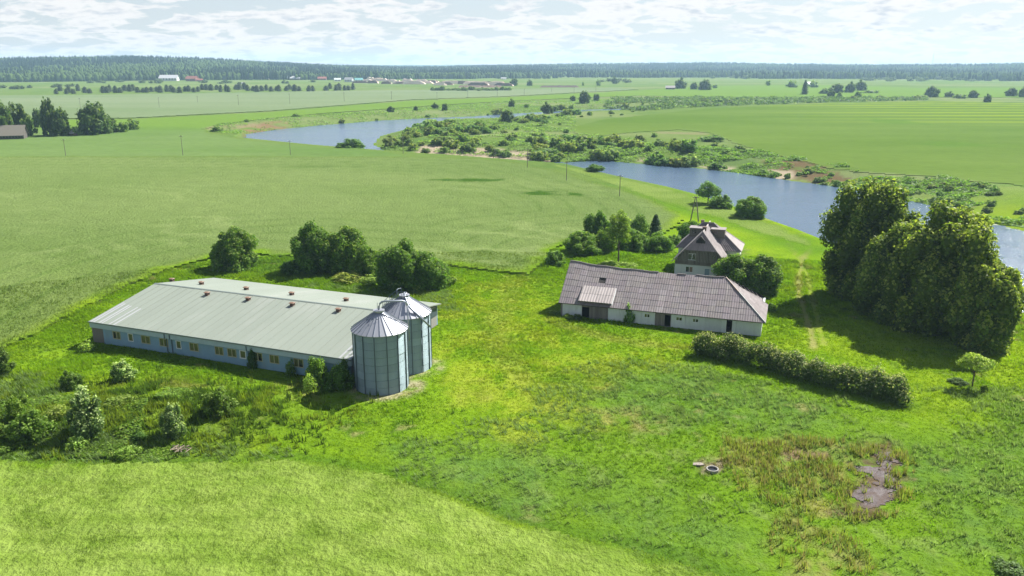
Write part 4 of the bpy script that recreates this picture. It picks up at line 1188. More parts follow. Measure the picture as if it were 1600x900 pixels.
# ---- trees and shrubs around the farm: (kind, name, u, base v, top v, width, label, cat, tint, variant)
NEAR_PLANTS = [
    ('broad', 'tree', 368, 424, 352, 66, 'lone round tree on the field edge behind the barn roof', 'tree', (1, 1, 1), 0),
    ('broad', 'tree', 492, 430, 349, 66, 'dark tree, left half of the pair behind the barn', 'tree', (.9, .95, .95), 1),
    ('broad', 'tree', 543, 430, 352, 68, 'slightly lighter tree, right half of the pair behind the barn', 'tree', (1.1, 1.1, 1), 2),
    ('broad', 'tree', 572, 436, 382, 50, 'low spreading tree between the pair and the dense dark tree behind the barn', 'tree', (1.1, 1.1, 1), 0),
    ('broad', 'tree', 630, 457, 376, 80, 'dense dark round tree nearest the silos behind the barn', 'tree', (.9, .95, .9), 1),
    ('broad', 'tree', 672, 456, 392, 62, 'right part of the dense dark tree clump behind the silos', 'tree', (.95, 1, .95), 2),
    ('shrub', 'shrub', 457, 431, 404, 32, 'small dark bush tucked left of the tree pair', 'shrub', (.6, .75, .7), 0),
    ('spindly', 'shrub', 545, 444, 422, 56, 'yellowish bush in front of the tree pair behind the barn', 'shrub', (1.5, 1.25, .9), 0),
    ('spindly', 'shrub', 576, 446, 428, 40, 'light green weedy bush beside the yellowish bush', 'shrub', (1.2, 1.2, .9), 1),
    ('spindly', 'shrub', 652, 457, 443, 18, 'small bright sapling at the foot of the dense dark tree', 'shrub', (1.6, 1.5, 1), 0),
    ('shrub', 'shrub', 697, 447, 427, 34, 'light green bush at the right foot of the dense dark tree', 'shrub', (1.3, 1.25, .9), 1),
    ('shrub', 'shrub', 868, 417, 390, 36, 'single round bush at the corner of the pale cereal field', 'shrub', (1, 1.1, .9), 2),
    ('broad', 'tree', 912, 400, 358, 58, 'low bushy tree at the left end of the garden thicket', 'tree', (1.2, 1.2, 1), 0),
    ('broad', 'tree', 932, 385, 331, 40, 'taller dark tree in the back of the garden thicket', 'tree', (.9, 1, 1), 1),
    ('broad', 'tree', 948, 396, 354, 36, 'bright green young tree in the garden thicket', 'tree', (1.4, 1.35, 1), 2),
    
    ('broad', 'tree', 986, 393, 356, 44, 'leafy bush tree right of the slender trunked tree', 'tree', (1.2, 1.25, 1), 0),
    ('airy', 'tree', 998, 378, 332, 30, 'thin airy tree at the back of the garden', 'tree', (1, 1.05, 1), 1),
    ('spruce', 'spruce_tree', 1023, 382, 333, 34, 'pointed spruce standing in the garden thicket', 'tree', (1, 1, 1), 0),
    ('broad', 'tree', 1028, 394, 362, 46, 'wide bush tree at the right end of the garden thicket', 'tree', (1.25, 1.3, 1), 1),
    ('shrub', 'shrub', 1054, 386, 366, 26, 'low bush between garden thicket and farmhouse', 'shrub', (1.1, 1.2, 1), 3),
    ('broad', 'tree', 1078, 378, 343, 40, 'bushy tree peeping out left behind the farmhouse roof', 'tree', (1, 1.15, .8), 2),
    ('spindly', 'shrub', 953, 420, 405, 44, 'flat weedy bush behind the outbuilding ridge', 'shrub', (1.2, 1.2, .8), 1),
    ('spindly', 'shrub', 982, 420, 408, 34, 'patchy weed clump right of the slender trunk foot', 'shrub', (1.2, 1.2, .9), 0),
    ('broad', 'tree', 1150, 458, 392, 70, 'leafy lilac tree left half between farmhouse and outbuilding', 'tree', (1.05, 1.05, 1), 0),
    ('broad', 'tree', 1186, 462, 396, 66, 'leafy lilac tree right half at the rear corner of the outbuilding', 'tree', (1.0, 1.0, 1), 2),
    ('shrub', 'shrub', 1137, 440, 410, 34, 'light bush against the farmhouse right wall', 'shrub', (1.1, 1.2, 1), 1),
    ('shrub', 'shrub', 1204, 488, 472, 16, 'small bush at the right wall of the outbuilding', 'shrub', (.9, 1, .9), 0),
    ('pale', 'sapling', 983, 506, 476, 15, 'slender light green sapling against the white outbuilding wall', 'sapling', (1.1, 1.3, .8), 0),
    ('shrub', 'shrub', 888, 500, 489, 18, 'light bush at the left front wall of the outbuilding', 'shrub', (1.5, 1.4, 1), 1),
    ('shrub', 'shrub', 903, 500, 490, 15, 'dark low bush beside the outbuilding gate', 'shrub', (.7, .8, .8), 2),
    ('spindly', 'shrub', 866, 492, 483, 20, 'ragged weeds at the left gable of the outbuilding', 'shrub', (1, 1, .8), 0),
    ('shrub', 'shrub', 395, 578, 545, 17, 'tall dark ivy bush against the blue barn wall', 'shrub', (.55, .7, .75), 1),
    ('spindly', 'shrub', 455, 590, 560, 20, 'leafy sapling before a window of the blue barn', 'shrub', (.75, .85, .8), 1),
    ('shrub', 'shrub', 499, 606, 558, 36, 'green bush at the barn wall left of the silo', 'shrub', (1.1, 1.2, .9), 2),
    ('shrub', 'shrub', 534, 612, 561, 44, 'dense dark bush pressed against the nearer silo', 'shrub', (.8, .95, .85), 0),
    ('spindly', 'shrub', 483, 613, 582, 24, 'small bright bush in front of the bushes near the silo', 'shrub', (1.6, 1.6, 1.2), 0),
    ('spindly', 'shrub', 137, 552, 531, 30, 'light green bush at the left corner of the blue barn', 'shrub', (1.5, 1.5, 1), 1),
    ('shrub', 'shrub', 2, 590, 545, 42, 'dark bush cut by the left edge below the cereal field', 'shrub', (.8, .8, .8), 3),
    ('shrub', 'shrub', 112, 611, 578, 33, 'dark rounded bush alone on the grass left of the pale bush', 'shrub', (.85, .9, .8), 0),
    ('pale', 'shrub', 194, 599, 561, 37, 'pale leaved bush below the left end of the blue barn', 'shrub', (1.3, 1.3, 1.1), 1),
    ('pale', 'shrub', 140, 689, 611, 58, 'largest silvery flowering bush on the mound', 'shrub', (1.05, 1.05, 1), 0),
    ('shrub', 'shrub', 52, 697, 640, 66, 'big leafy bush left of the silvery bush', 'shrub', (1.05, 1.1, .9), 1),
    ('shrub', 'shrub', 33, 672, 618, 46, 'tall bush behind the big leafy bush at far left', 'shrub', (1.1, 1.1, .8), 2),
    ('shrub', 'shrub', -6, 690, 650, 50, 'bush cut by the left edge beside the leafy bushes', 'shrub', (1.1, 1.1, .8), 0),
    ('pale', 'shrub', 272, 688, 627, 36, 'narrow silvery flowering bush right of the mound', 'shrub', (1, 1, .95), 1),
    ('shrub', 'shrub', 343, 655, 606, 48, 'dark wispy bush at the right end of the mound', 'shrub', (.95, .95, .8), 3),
    ('shrub', 'shrub', 217, 694, 672, 26, 'small dark tuft shrub at the foot of the mound', 'shrub', (.6, .75, .7), 0),
    ('spindly', 'shrub', 124, 706, 680, 40, 'pale low bush below the largest silvery bush', 'shrub', (1.5, 1.6, 1.2), 0),
    ('spindly', 'shrub', 200, 722, 695, 44, 'low leafy scrub on the near foot of the mound', 'shrub', (1, 1.1, .7), 1),
    ('spindly', 'shrub', 90, 660, 632, 46, 'olive scrub between the two big bushes on the mound', 'shrub', (1.1, 1, .7), 0),
    ('spindly', 'shrub', 190, 640, 617, 60, 'sprawling scrub on top of the mound', 'shrub', (.9, .9, .6), 1),
    ('airy', 'tree', 1106, 320, 280, 40, 'airy willow on the bank where the pylon stands', 'tree', (1.1, 1.15, 1.2), 1),
    ('shrub', 'shrub', 1126, 326, 302, 36, 'low willow bush touching the airy willow on the bank', 'shrub', (1, 1.1, 1), 0),
    ('broad', 'tree', 1172, 342, 305, 46, 'round bush tree alone on the near river bank', 'tree', (1.15, 1.2, 1.1), 2),
    ('shrub', 'shrub', 930, 269, 255, 30, 'small bush on the near bank beside the blue water', 'shrub', (.9, 1.05, 1), 1),
    ('shrub', 'shrub', 553, 231, 215, 36, 'round bush on the near bank by the wide pool', 'shrub', (.9, 1.05, 1), 2),
    ('shrub', 'shrub', 534, 231, 222, 20, 'tiny bush on the bank left of the round bush by the pool', 'shrub', (.9, 1.05, 1), 3),
    ('shrub', 'shrub', 1538, 613, 600, 12, 'tiny pale bush right below the little umbrella shaped tree', 'shrub', (1.5, 1.4, 1), 0),
    ('shrub', 'shrub', 1496, 602, 590, 30, 'dark low scrub added as the shadow of the little umbrella shaped tree', 'shrub', (.6, .7, .6), 1),  # dark shrub added where the small tree's cast shadow falls
    ('spindly', 'shrub', 1575, 905, 878, 60, 'dark weed clump in the bottom right corner', 'shrub', (.5, .6, .5), 1),
]
for a in NEAR_PLANTS: at(a[0], a[1], a[2], a[3], a[4], a[5], a[6], a[7], None, a[8], a[9])

# little umbrella-shaped tree
x, y, z = PT(1519, 604); t = empty('small_tree', (x, y, z), category='tree', label='little umbrella shaped tree on a thin trunk, right edge meadow')
L = [(0, 0, 3.5, 1.5, 1.5, .6), (-1.2, .2, 3.2, 1.0, .9, .55), (1.2, -.2, 3.3, 1.0, 1, .5), (.2, 1.1, 3.5, 1.1, .9, .5), (0, -1.1, 3.1, 1.0, .9, .5), (-.4, 0, 4.0, .9, .9, .45)]
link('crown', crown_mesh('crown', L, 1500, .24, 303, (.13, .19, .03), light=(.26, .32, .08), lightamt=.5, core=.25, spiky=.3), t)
link('trunk', trunk_mesh('trunk', 3.3, .11, L, 6), t)

# slender garden tree with a bare lower trunk
x, y, z = PT(966, 412); t = empty('tree', (x, y, z), category='tree', label='slender bright green tree with bare lower trunk in the garden'); hh = ZV(x, y, 331) - z
L = [(0, 0, hh * .74, 1.5, 1.5, hh * .2)] + [(1.35 * math.cos(i * 2.4), 1.35 * math.sin(i * 2.4), hh * (.5 + .42 * i / 11), 1.0 - .03 * i, 1.0 - .03 * i, 1.0) for i in range(12)]
link('crown', crown_mesh('crown', L, 4200, .3, 310, (.10, .16, .018), light=(.2, .26, .05), lightamt=.3, core=.4, spiky=.3), t)
link('trunk', trunk_mesh('trunk', hh * .8, .2, L, 3), t)

# the hedge
hp = PP([(1098, 558), (1140, 566), (1190, 577), (1240, 592), (1290, 606), (1340, 618), (1385, 629), (1420, 638)]); hl = []
for i in range(74):
    f = i / 73 * (len(hp) - 1); k = min(int(f), len(hp) - 2); q = hp[k] + (hp[k + 1] - hp[k]) * (f - k)
    hl.append((q[0] + RND.uniform(-.5, .5), q[1] + 1.6 + RND.uniform(-.6, .6), RND.uniform(.7, 2.2), RND.uniform(.8, 1.6), RND.uniform(.9, 1.6), RND.uniform(.8, 1.75)))
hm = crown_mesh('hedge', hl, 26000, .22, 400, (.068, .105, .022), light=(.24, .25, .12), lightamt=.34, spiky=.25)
link('hedge', hm, category='hedge', label='long bushy lilac hedge running from the outbuilding into the meadow')

# ---- far bushes, trees, pines
FAR_TREES = [
    (6, 218, 148, 36, 'fartree', 'tall tree cut by the left edge over the grey shed'), (34, 213, 160, 32, 'fartree', 'dense tree right behind the grey shed'),
    (47, 214, 180, 20, 'farbush', 'bush at the right end of the grey shed'), (60, 200, 169, 14, 'fartree', 'slim tree between the shed and the double tree'),
    (80, 213, 152, 24, 'fartree', 'tall narrow tree, left half of the dark double tree'), (96, 214, 168, 30, 'fartree', 'lower half of the dark double tree in the far left group'),
    (120, 213, 196, 20, 'farbush', 'low bush between the double tree and the round tree'), (149, 212, 157, 46, 'fartree', 'broad round tree in the far left group'),
    (170, 208, 178, 26, 'fartree', 'smaller tree leaning on the broad round tree'), (189, 208, 188, 22, 'farbush', 'bush second from the right in the far left group'),
    (208, 204, 183, 22, 'farbush', 'rightmost bush of the far left group'),
    (913, 162, 141, 18, 'fartree', 'round lone tree on the bright strip beyond the river'), (895, 158, 149, 9, 'fartree', 'small tree just left of the round lone tree'),
    (932, 158, 146, 11, 'fartree', 'small tree just right of the round lone tree'), (800, 167, 154, 11, 'fartree', 'pointed small tree above the far river arm'),
    (855, 178, 159, 20, 'fartree', 'dense dark tree on the far river bank'), (793, 192, 171, 19, 'fartree', 'dark tree in the middle of the river bushes'),
    (680, 170, 160, 12, 'fartree', 'small tree on the far bank above the wide pool'), (695, 173, 161, 10, 'fartree', 'narrow small tree right of it on the far bank'),
    (611, 177, 165, 13, 'fartree', 'isolated small tree on the bright strip above the pool'), (650, 173, 165, 7, 'fartree', 'tiny tree on the bright strip above the pool'),
    (462, 190, 176, 13, 'farbush', 'bushy tree on the eroded bank above the pool'), (500, 187, 178, 9, 'farbush', 'small bush further right on the eroded bank'),
    (387, 199, 185, 10, 'farbush', 'dark bush in the brown cut of the bank'), (340, 206, 195, 18, 'farbush', 'bush at the left tip of the eroded bank'),
    (1257, 148, 124, 14, 'spruce', 'pointed dark spruce beside the tiny white roofed house'), (1270, 137, 125, 14, 'farbush', 'trees around the tiny white roofed house'),
    (1236, 137, 124, 16, 'farbush', 'pale tree left of the pointed dark spruce'), (1200, 134, 124, 8, 'farbush', 'small lone tree in the far right meadow'),
    (1345, 142, 124, 18, 'fartree', 'tallest tree in the clump on the far right meadow'), (1328, 145, 127, 16, 'fartree', 'second tree of the clump, left of the tallest'),
    (1307, 146, 130, 20, 'fartree', 'broad tree of the clump on the far right meadow'), (1290, 147, 135, 18, 'farbush', 'low bush at the left of the far right clump'),
    (1299, 154, 139, 13, 'fartree', 'dark tree standing before the far right clump'), (1341, 152, 141, 10, 'farbush', 'bush standing before the tallest tree of the clump'),
    (1312, 153, 142, 9, 'farbush', 'small bush beside the dark front tree'), (1362, 146, 139, 22, 'farbush', 'low bush row end right of the clump'),
    (1456, 152, 133, 22, 'fartree', 'large round tree at the hedge line far right'), (1520, 153, 140, 15, 'fartree', 'dark round tree in the middle of the far right hedge line'),
    (1482, 152, 142, 16, 'fartree', 'two crowned tree right of the large round tree'), (1500, 154, 145, 18, 'farbush', 'broad bush before the dark round tree'),
    (1543, 160, 146, 12, 'fartree', 'conical tree alone below the far right hedge line'), (1580, 151, 136, 18, 'fartree', 'pale tree near the right edge'),
    (1598, 152, 135, 14, 'fartree', 'dark tree cut by the right edge'), (1440, 154, 147, 20, 'farbush', 'low bushes left of the large round tree'),
    (1062, 139, 121, 20, 'fartree', 'left tree over the far farmstead'), (1101, 141, 123, 19, 'fartree', 'right round tree of the far farmstead'),
    (1084, 140, 128, 11, 'fartree', 'small tree between the two farmstead trees'), (1117, 138, 131, 9, 'farbush', 'bush right of the far farmstead'),
    (803, 134, 122, 12, 'fartree', 'tree at the right end of the timber yard'), (828, 134, 124, 10, 'fartree', 'smaller tree right of the timber yard'),
    (911, 134, 127, 4, 'farbush', 'single small tree right of the long peat heap'), (28, 125, 112, 12, 'farbush', 'pale round tree before the forest edge'),
    (935, 134, 123, 8, 'farbush', 'pale small tree in front of the far forest'), (960, 131, 119, 10, 'fartree', 'dark tree at the tongue of the far forest'),
    (1048, 222, 0, 0, None, '')]
for u, vb, vt, w, kind, lab in FAR_TREES:
    if kind: at(kind, 'bush' if kind == 'farbush' else 'spruce_tree' if kind == 'spruce' else 'tree', u, vb, vt, w, lab, 'bush' if kind == 'farbush' else 'tree', None, (1, 1.02, .95) if kind == 'farbush' else (1, 1, 1))

# row of young pines
i = 0
for u in np.linspace(88, 553, 66):
    vb = 146 - 4.5 * (u - 80) / 475 + RND.uniform(-1.2, 1.2) - (2.5 if RND.random() < .35 else 0)
    if RND.random() < .06: continue
    at('pine', 'pine_tree', u + RND.uniform(-2.5, 2.5), vb, vb - RND.uniform(8, 12), RND.uniform(9, 14), 'young dark pine in the long row across the pale far field', 'pine', 'row of young pines across the far field')
for u in np.linspace(676, 796, 24): at('farbush', 'bush', u, 142 + RND.uniform(-.5, .5), 142 - RND.uniform(4.5, 9), RND.uniform(7, 11), 'dark bush in the short row below the timber yard', 'bush', 'row of bushes below the timber yard')
PAST = []
for u, v, n_, sp in ((20, 138, 8, 24), (200, 130, 9, 60), (80, 137, 6, 40), (400, 130, 8, 90), (1080, 119, 12, 60), (1180, 122, 14, 70), (1400, 126, 14, 50), (1470, 126, 16, 50), (960, 128, 8, 22), (1540, 122, 8, 40)):
    for k in range(n_): PAST.append((u + RND.uniform(-sp, sp), v + RND.uniform(-2, 1.5), RND.uniform(3, 6), RND.uniform(6, 15)))
Vs, Fs, Cs, of_ = [], [], [], 0
for j, (u, v, hp_, wp_) in enumerate(PAST):          # too far to tell apart: one mass of scrub
    x, y, z = PT(u, v); q_ = depth(x, y) / FPX; V, Fq, C = crown_arrays(round_lobes(wp_ * q_, hp_ * q_, .1, 4, j, .9, .5), 110, 2.2, j, (.075, .105, .04), light=(.12, .15, .07), core=.8)
    Vs.append(V + np.array([x, y, z])); Fs.append(Fq + of_); Cs.append(C); of_ += len(V)
link('scrub', mesh_np('scrub', np.vstack(Vs), np.vstack(Fs), M_leaf, np.vstack(Cs)), kind='stuff', label='grey green scrub scattered over the distant pasture')

# bushes of the river island and banks: counted individually
ISL = PP([(590, 226), (612, 214), (640, 204), (670, 196), (720, 192), (760, 196), (800, 190), (860, 184), (940, 180), (1000, 176), (960, 186), (900, 192), (880, 208), (930, 218), (1010, 214), (1080, 216),
          (1120, 228), (1180, 246), (1200, 262), (1150, 266), (1080, 258), (1000, 250), (900, 246), (840, 246), (760, 240), (680, 234), (620, 232)], -1.5)
lo, hi = ISL.min(0), ISL.max(0); cnt = 0; placed = []
DENSE = [PP(p, -1) for p in ([(590, 229), (630, 206), (680, 196), (760, 198), (790, 212), (740, 222), (700, 236), (640, 234)], [(700, 233), (760, 222), (860, 220), (980, 226), (1060, 232), (1130, 250), (1150, 264), (1060, 256), (900, 247), (820, 246)],
                             [(730, 192), (800, 184), (900, 168), (930, 170), (880, 190), (800, 196)])]
rr = np.random.default_rng(5)
while cnt < 190:
    x, y = rr.uniform(lo[0], hi[0]), rr.uniform(lo[1], hi[1]); X_, Y_ = np.array([x]), np.array([y])
    if not inside(X_, Y_, ISL)[0] or inside(X_, Y_, FD)[0] or inside(X_, Y_, RIVER)[0]: continue
    dense = any(inside(X_, Y_, d)[0] for d in DENSE)
    if not dense and rr.random() < .82: continue
    w = rr.uniform(4, 10) * (1.0 if dense else .6)
    if any((x - a) ** 2 + (y - b) ** 2 < (.30 * (w + c)) ** 2 for a, b, c in placed): w *= .5
    placed.append((x, y, w)); cnt += 1; g = rr.uniform(.85, 1.25)
    uu = 800 + FPX * x / depth(x, y, -1); where = ('on the shore of the wide pool' if uu < 660 else 'behind the sandbank' if uu < 760 else 'in the middle of the island' if uu < 880 else 'near the start of the right river reach' if uu < 1000 else 'at the right end of the island')
    size = 'large rounded' if w > 8 else 'mid sized' if w > 5.5 else 'small'; tone = 'pale green' if g > 1.1 else 'fresh green' if g > .97 else 'dark green'
    lab = f'{size} {tone} willow bush {where}' if dense else f'{size} {tone} bush on open grass {where}'
    plant('farbush', 'bush', x, y, float(hgt(x, y)) - .2, w * rr.uniform(.45, .75), w, lab, 'bush', lab.replace('bush', 'bushes', 1), (g * rr.uniform(.8, 1.2), g, g * rr.uniform(.8, 1.15)))
# far bank line of bushes (from the pool to the right edge)
for (pl, n_, hmin, hmax, lab, grp, z_) in (
        ([(405, 206), (450, 199), (520, 193), (600, 186), (690, 181)], 46, 1.5, 3.5, 'bush on the far bank of the pool', 'bushes on the far bank of the pool', -2),
        ([(690, 180), (760, 175), (830, 168), (900, 166), (960, 164), (1060, 162), (1160, 161), (1300, 157), (1420, 155)], 80, 1.5, 6, 'bush of the far river arm scrub', 'scrub along the far river arm', 0),
        ([(1150, 266), (1240, 272), (1320, 284), (1380, 294), (1460, 306), (1540, 320), (1620, 338)], 34, 1.0, 2.6, 'bush on the bank across the river', 'bushes on the bank across the river', -2),
        ([(1120, 236), (1200, 250), (1300, 272), (1400, 285), (1500, 295), (1600, 310)], 22, .8, 2.4, 'bush on the slope above the river', 'bushes on the slope above the river', -1)):
    q = PP(pl, z_)
    for k in range(n_):
        f = rr.random() * (len(q) - 1); j = min(int(f), len(q) - 2); p = q[j] + (q[j + 1] - q[j]) * (f - j); sp = depth(*p) / 70
        p = p + rr.normal(size=2) * np.array([1, 1.3]) * sp * .8; h = rr.uniform(hmin, hmax); w = h * rr.uniform(1.1, 2.2)
        if inside(np.array([p[0]]), np.array([p[1]]), RIVER)[0]: continue
        g = rr.uniform(.8, 1.25); uu = 800 + FPX * p[0] / depth(*p); seg = int(5 * (uu - pl[0][0]) / (pl[-1][0] - pl[0][0] + 1)); seg = min(max(seg, 0), 4)
        pos_ = ('at the left end', 'left of the middle', 'in the middle', 'right of the middle', 'at the right end')[seg]; sz = 'tall ' if h > .6 * hmax + .4 * hmin else 'stubby '
        lb = f"{sz}{'pale' if g > 1.1 else 'fresh green' if g > .95 else 'dark'} {lab}, {pos_}"
        plant('farbush', 'bush', p[0], p[1], float(hgt(*p)) - .1, h, w, lb, 'bush', grp + ', ' + sz + pos_ + f' {g > 1.1}{g > .95}'.replace('TrueTrue', 'pale').replace('FalseTrue', 'green').replace('FalseFalse', 'dark'), (g * rr.uniform(.85, 1.2), g, g))
for u, v, vt, w, lab in ((1112, 222, 208, 44, 'wide dark bush on the sandy rim of the bright field'), (1245, 262, 246, 24, 'bush leaning over the brown cut across the river'), (1135, 245, 232, 18, 'dark bush on the slope left of the brown cut'),
                         (885, 208, 200, 12, 'small bush left of the bright field tip'), (965, 219, 211, 14, 'lone small bush below the bright field'), (850, 250, 228, 44, 'broad willow right above the sandbank'),
                         (806, 238, 222, 34, 'willow on the island before the sandbank'), (755, 242, 232, 26, 'willow standing on the pale sandbank'), (702, 196, 184, 20, 'dense bush at the far tip of the wide pool'),
                         (1530, 293, 282, 20, 'bush on the bank slope near the right edge')):
    at('farbush', 'bush', u, v, vt, w, lab, 'bush', None, (.85, .95, .9))
print('plants done')


# ---- far forest: one mass of cones and rounded crowns
def forest():
    rng = np.random.default_rng(9); n = 52000
    az = rng.uniform(-.66, .66, n); r = 2200 + 2900 * rng.random(n) ** 1.25
    x, y = r * np.sin(az), r * np.cos(az)
    start = 2300 + 250 * np.sin(az * 7 + 1) + 900 * sstep(az, -.05, .2) + (fbm(x, y, 240, 3, 71) - .5) * 420 - 120
    keep = ((r > start) | ((r > 2330) & (az > -.02) & (fbm(x * .6, y * 1.6, 190, 3, 73) > .60))) & ((rng.random(n) < .75) | (r < start + 350)); x, y, az, r = x[keep], y[keep], az[keep], r[keep]; n = len(x); d = r - start[keep]
    con = rng.random(n) < sstep(fbm(x, y, 200, 3, 72), .42, .54) * .9 * (1 - .6 * (d < 90)) + .05
    h = np.where(con, rng.uniform(15, 25, n), rng.uniform(10, 19, n)) * (1 + .10 * (az < -.3)); w = np.where(con, rng.uniform(5.5, 8.5, n), rng.uniform(9, 15, n))
    z = hgt(x, y) - .5; K = 6; prof_c = ((.08, .7), (.3, 1.0), (.65, .62), (.9, .22)); prof_b = ((.02, .75), (.38, 1.0), (.72, .82), (.93, .38))
    ph = rng.random(n) * 6.28; V = np.empty((n, 4 * K + 1, 3))
    for i in range(4):
        zf = np.where(con, prof_c[i][0], prof_b[i][0]); rf = np.where(con, prof_c[i][1], prof_b[i][1])
        for k in range(K):
            a = ph + 2 * math.pi * k / K + i * .5; s = rng.uniform(.72, 1.2, n)
            V[:, i * K + k] = np.stack([x + w / 2 * rf * s * np.cos(a), y + w / 2 * rf * s * np.sin(a), z + h * (zf + rng.uniform(-.05, .05, n))], 1)
    V[:, -1] = np.stack([x, y, z + h], 1); F_ = []
    for i in range(3):
        for k in range(K): F_.append((i * K + k, i * K + (k + 1) % K, (i + 1) * K + (k + 1) % K, (i + 1) * K + k))
    for k in range(K): F_.append((3 * K + k, 3 * K + (k + 1) % K, 4 * K, 4 * K))
    tri = np.array([f[:3] for f in F_[-K:]]); F_ = np.array(F_[:-K])
    base = np.where(con[:, None], np.array([.022, .040, .020]), np.array([.085, .135, .035])) * (.7 + .6 * rng.random(n))[:, None]
    off = np.arange(n)[:, None, None] * (4 * K + 1); C = np.repeat(base, 4 * K + 1, 0)
    q = (F_[None] + off).reshape(-1, 4); tt = (tri[None] + off).reshape(-1, 3)
    me = bpy.data.meshes.new('forest'); V = V.reshape(-1, 3).astype(np.float32); me.vertices.add(len(V)); me.vertices.foreach_set('co', V.ravel())
    lv = np.concatenate([q.ravel(), tt.ravel()]).astype(np.int32); me.loops.add(len(lv)); me.loops.foreach_set('vertex_index', lv)
    ls = np.concatenate([np.arange(len(q)) * 4, len(q) * 4 + np.arange(len(tt)) * 3]).astype(np.int32); me.polygons.add(len(ls)); me.polygons.foreach_set('loop_start', ls); me.update(calc_edges=True)
    a = me.color_attributes.new('col', 'FLOAT_COLOR', 'POINT'); cc = np.ones((len(V), 4), np.float32); cc[:, :3] = C; a.data.foreach_set('color', cc.ravel())
    me.materials.append(M_wood_far); link('forest', me, kind='stuff', label='dark mixed forest along the horizon')
    print('forest trees', n)


forest()


# ------------------------------------------------------------------ grass and weeds as real blades
def blades(name, x, y, h, w, col, lean, rng, label, nb=5, spread=.25, zoff=0.0):
    n = len(x); z = hgt(x, y) - .04 + zoff; V = np.empty((n, nb, 3, 3)); C = np.empty((n, nb, 3, 3))
    for k in range(nb):
        a = rng.random(n) * 2 * math.pi; rr_ = rng.random(n) * spread; bx, by = x + rr_ * np.cos(a), y + rr_ * np.sin(a)
        b = rng.random(n) * math.pi; dx, dy = np.cos(b) * w / 2, np.sin(b) * w / 2; hh = h * rng.uniform(.55, 1.1, n)
        V[:, k, 0] = np.stack([bx - dx, by - dy, z], 1); V[:, k, 1] = np.stack([bx + dx, by + dy, z], 1)
        V[:, k, 2] = np.stack([bx + lean[0] * hh + rng.normal(size=n) * .22 * hh, by + lean[1] * hh + rng.normal(size=n) * .22 * hh, z + hh], 1)
        t = rng.uniform(.85, 1.2, n)[:, None]
        C[:, k, 0] = C[:, k, 1] = col * t; C[:, k, 2] = col * t
    me = mesh_np(name, V.reshape(-1, 3), np.arange(n * nb * 3).reshape(-1, 3), M_blade, C.reshape(-1, 3))
    return link(name, me, kind='stuff', label=label)


def free(x, y):
    ok = (sdist(x, y, FG) > -.2) & (sdist(x, y, FA) > 0) & (sdist(x, y, FE) > -.5) & (~inside(x, y, RIVER))
    lx = (x - BO[0]) * AX[0] + (y - BO[1]) * AX[1]; ly = (x - BO[0]) * NX[0] + (y - BO[1]) * NX[1]; ok &= ~((lx > .3) & (lx < BL - .4) & (ly > .3) & (ly < BW - .4))
    lx = (x - O2[0]) * A2[0] + (y - O2[1]) * A2[1]; ly = (x - O2[0]) * N2[0] + (y - O2[1]) * N2[1]; ok &= ~((lx > -.1) & (lx < 31.7) & (ly > -.1) & (ly < 13.1))
    lx = (x - 31.8) * .94 + (y - 151) * -.342; ly = (x - 31.8) * .342 + (y - 151) * .94; ok &= ~((lx > -.1) & (lx < 11.5) & (ly > -.1) & (ly < 13.6))
    for sx, sy in SILOS: ok &= np.hypot(x - sx, y - sy) > 3.6
    ok &= (sdist(x, y, MUDP) > -.2) | (fbm(x, y, 1.5, 3, 88) > .60)
    for t_ in (TRACK1, TRACK2): ok &= (line_dist(x, y, t_) > .45) | (fbm(x, y, 2, 2, 89) > .6)
    return ok


def fan(rng, n, r0, r1, half=.70, power=.5):
    r = r0 + (r1 - r0) * rng.random(n) ** power; a = rng.uniform(-half, half, n); return r * np.sin(a), r * np.cos(a)


rng = np.random.default_rng(21)
x, y = fan(rng, 175000, 52, 175, .66, .55); k = free(x, y) & (y > 50); x, y = x[k], y[k]
pn = fbm(x, y, 2.6, 3, 95); pn2 = fbm(x, y, 11, 3, 96)
k = pn + .3 * rng.random(len(x)) > .42; x, y, pn, pn2 = x[k], y[k], pn[k], pn2[k]
c = ground_col(x, y) * (.50 + 1.0 * pn)[:, None] * rng.uniform(.85, 1.2, len(x))[:, None]
r_ = np.hypot(x, y); tall = .5 + .9 * sstep(pn, .45, .8)
blades('meadow_grass', x, y, (.20 + .30 * tall * sstep(pn2, .3, .7)) * np.clip(r_ / 110, .85, 1.3), np.clip(r_ / 900, .07, .17), c, (-.35, -.12), rng, 'long meadow grass leaning in the wind', 5, .32)
print('tufts', len(x))
# pale sedge clumps
x, y = fan(rng, 60000, 54, 150, .66); m = np.zeros(len(x), bool)
for p in SEDGE: m |= sdist(x, y, p) < (fbm(x, y, 4, 3, 97) - .5) * 8 + 1
m |= (y < 95) & (x > -8) & (fbm(x, y, 9, 3, 103) > .47)
k = free(x, y) & m & (fbm(x, y, 2.2, 3, 98) > .45); x, y = x[k], y[k]
c = np.ones((len(x), 3)) * np.array([.215, .31, .12]) * rng.uniform(.5, 1.25, len(x))[:, None]
blades('sedge', x, y, rng.uniform(.45, .85, len(x)), .09 + 0 * x, c, (-.5, -.2), rng, 'blue green sedge combed over by the wind', 5, .3)
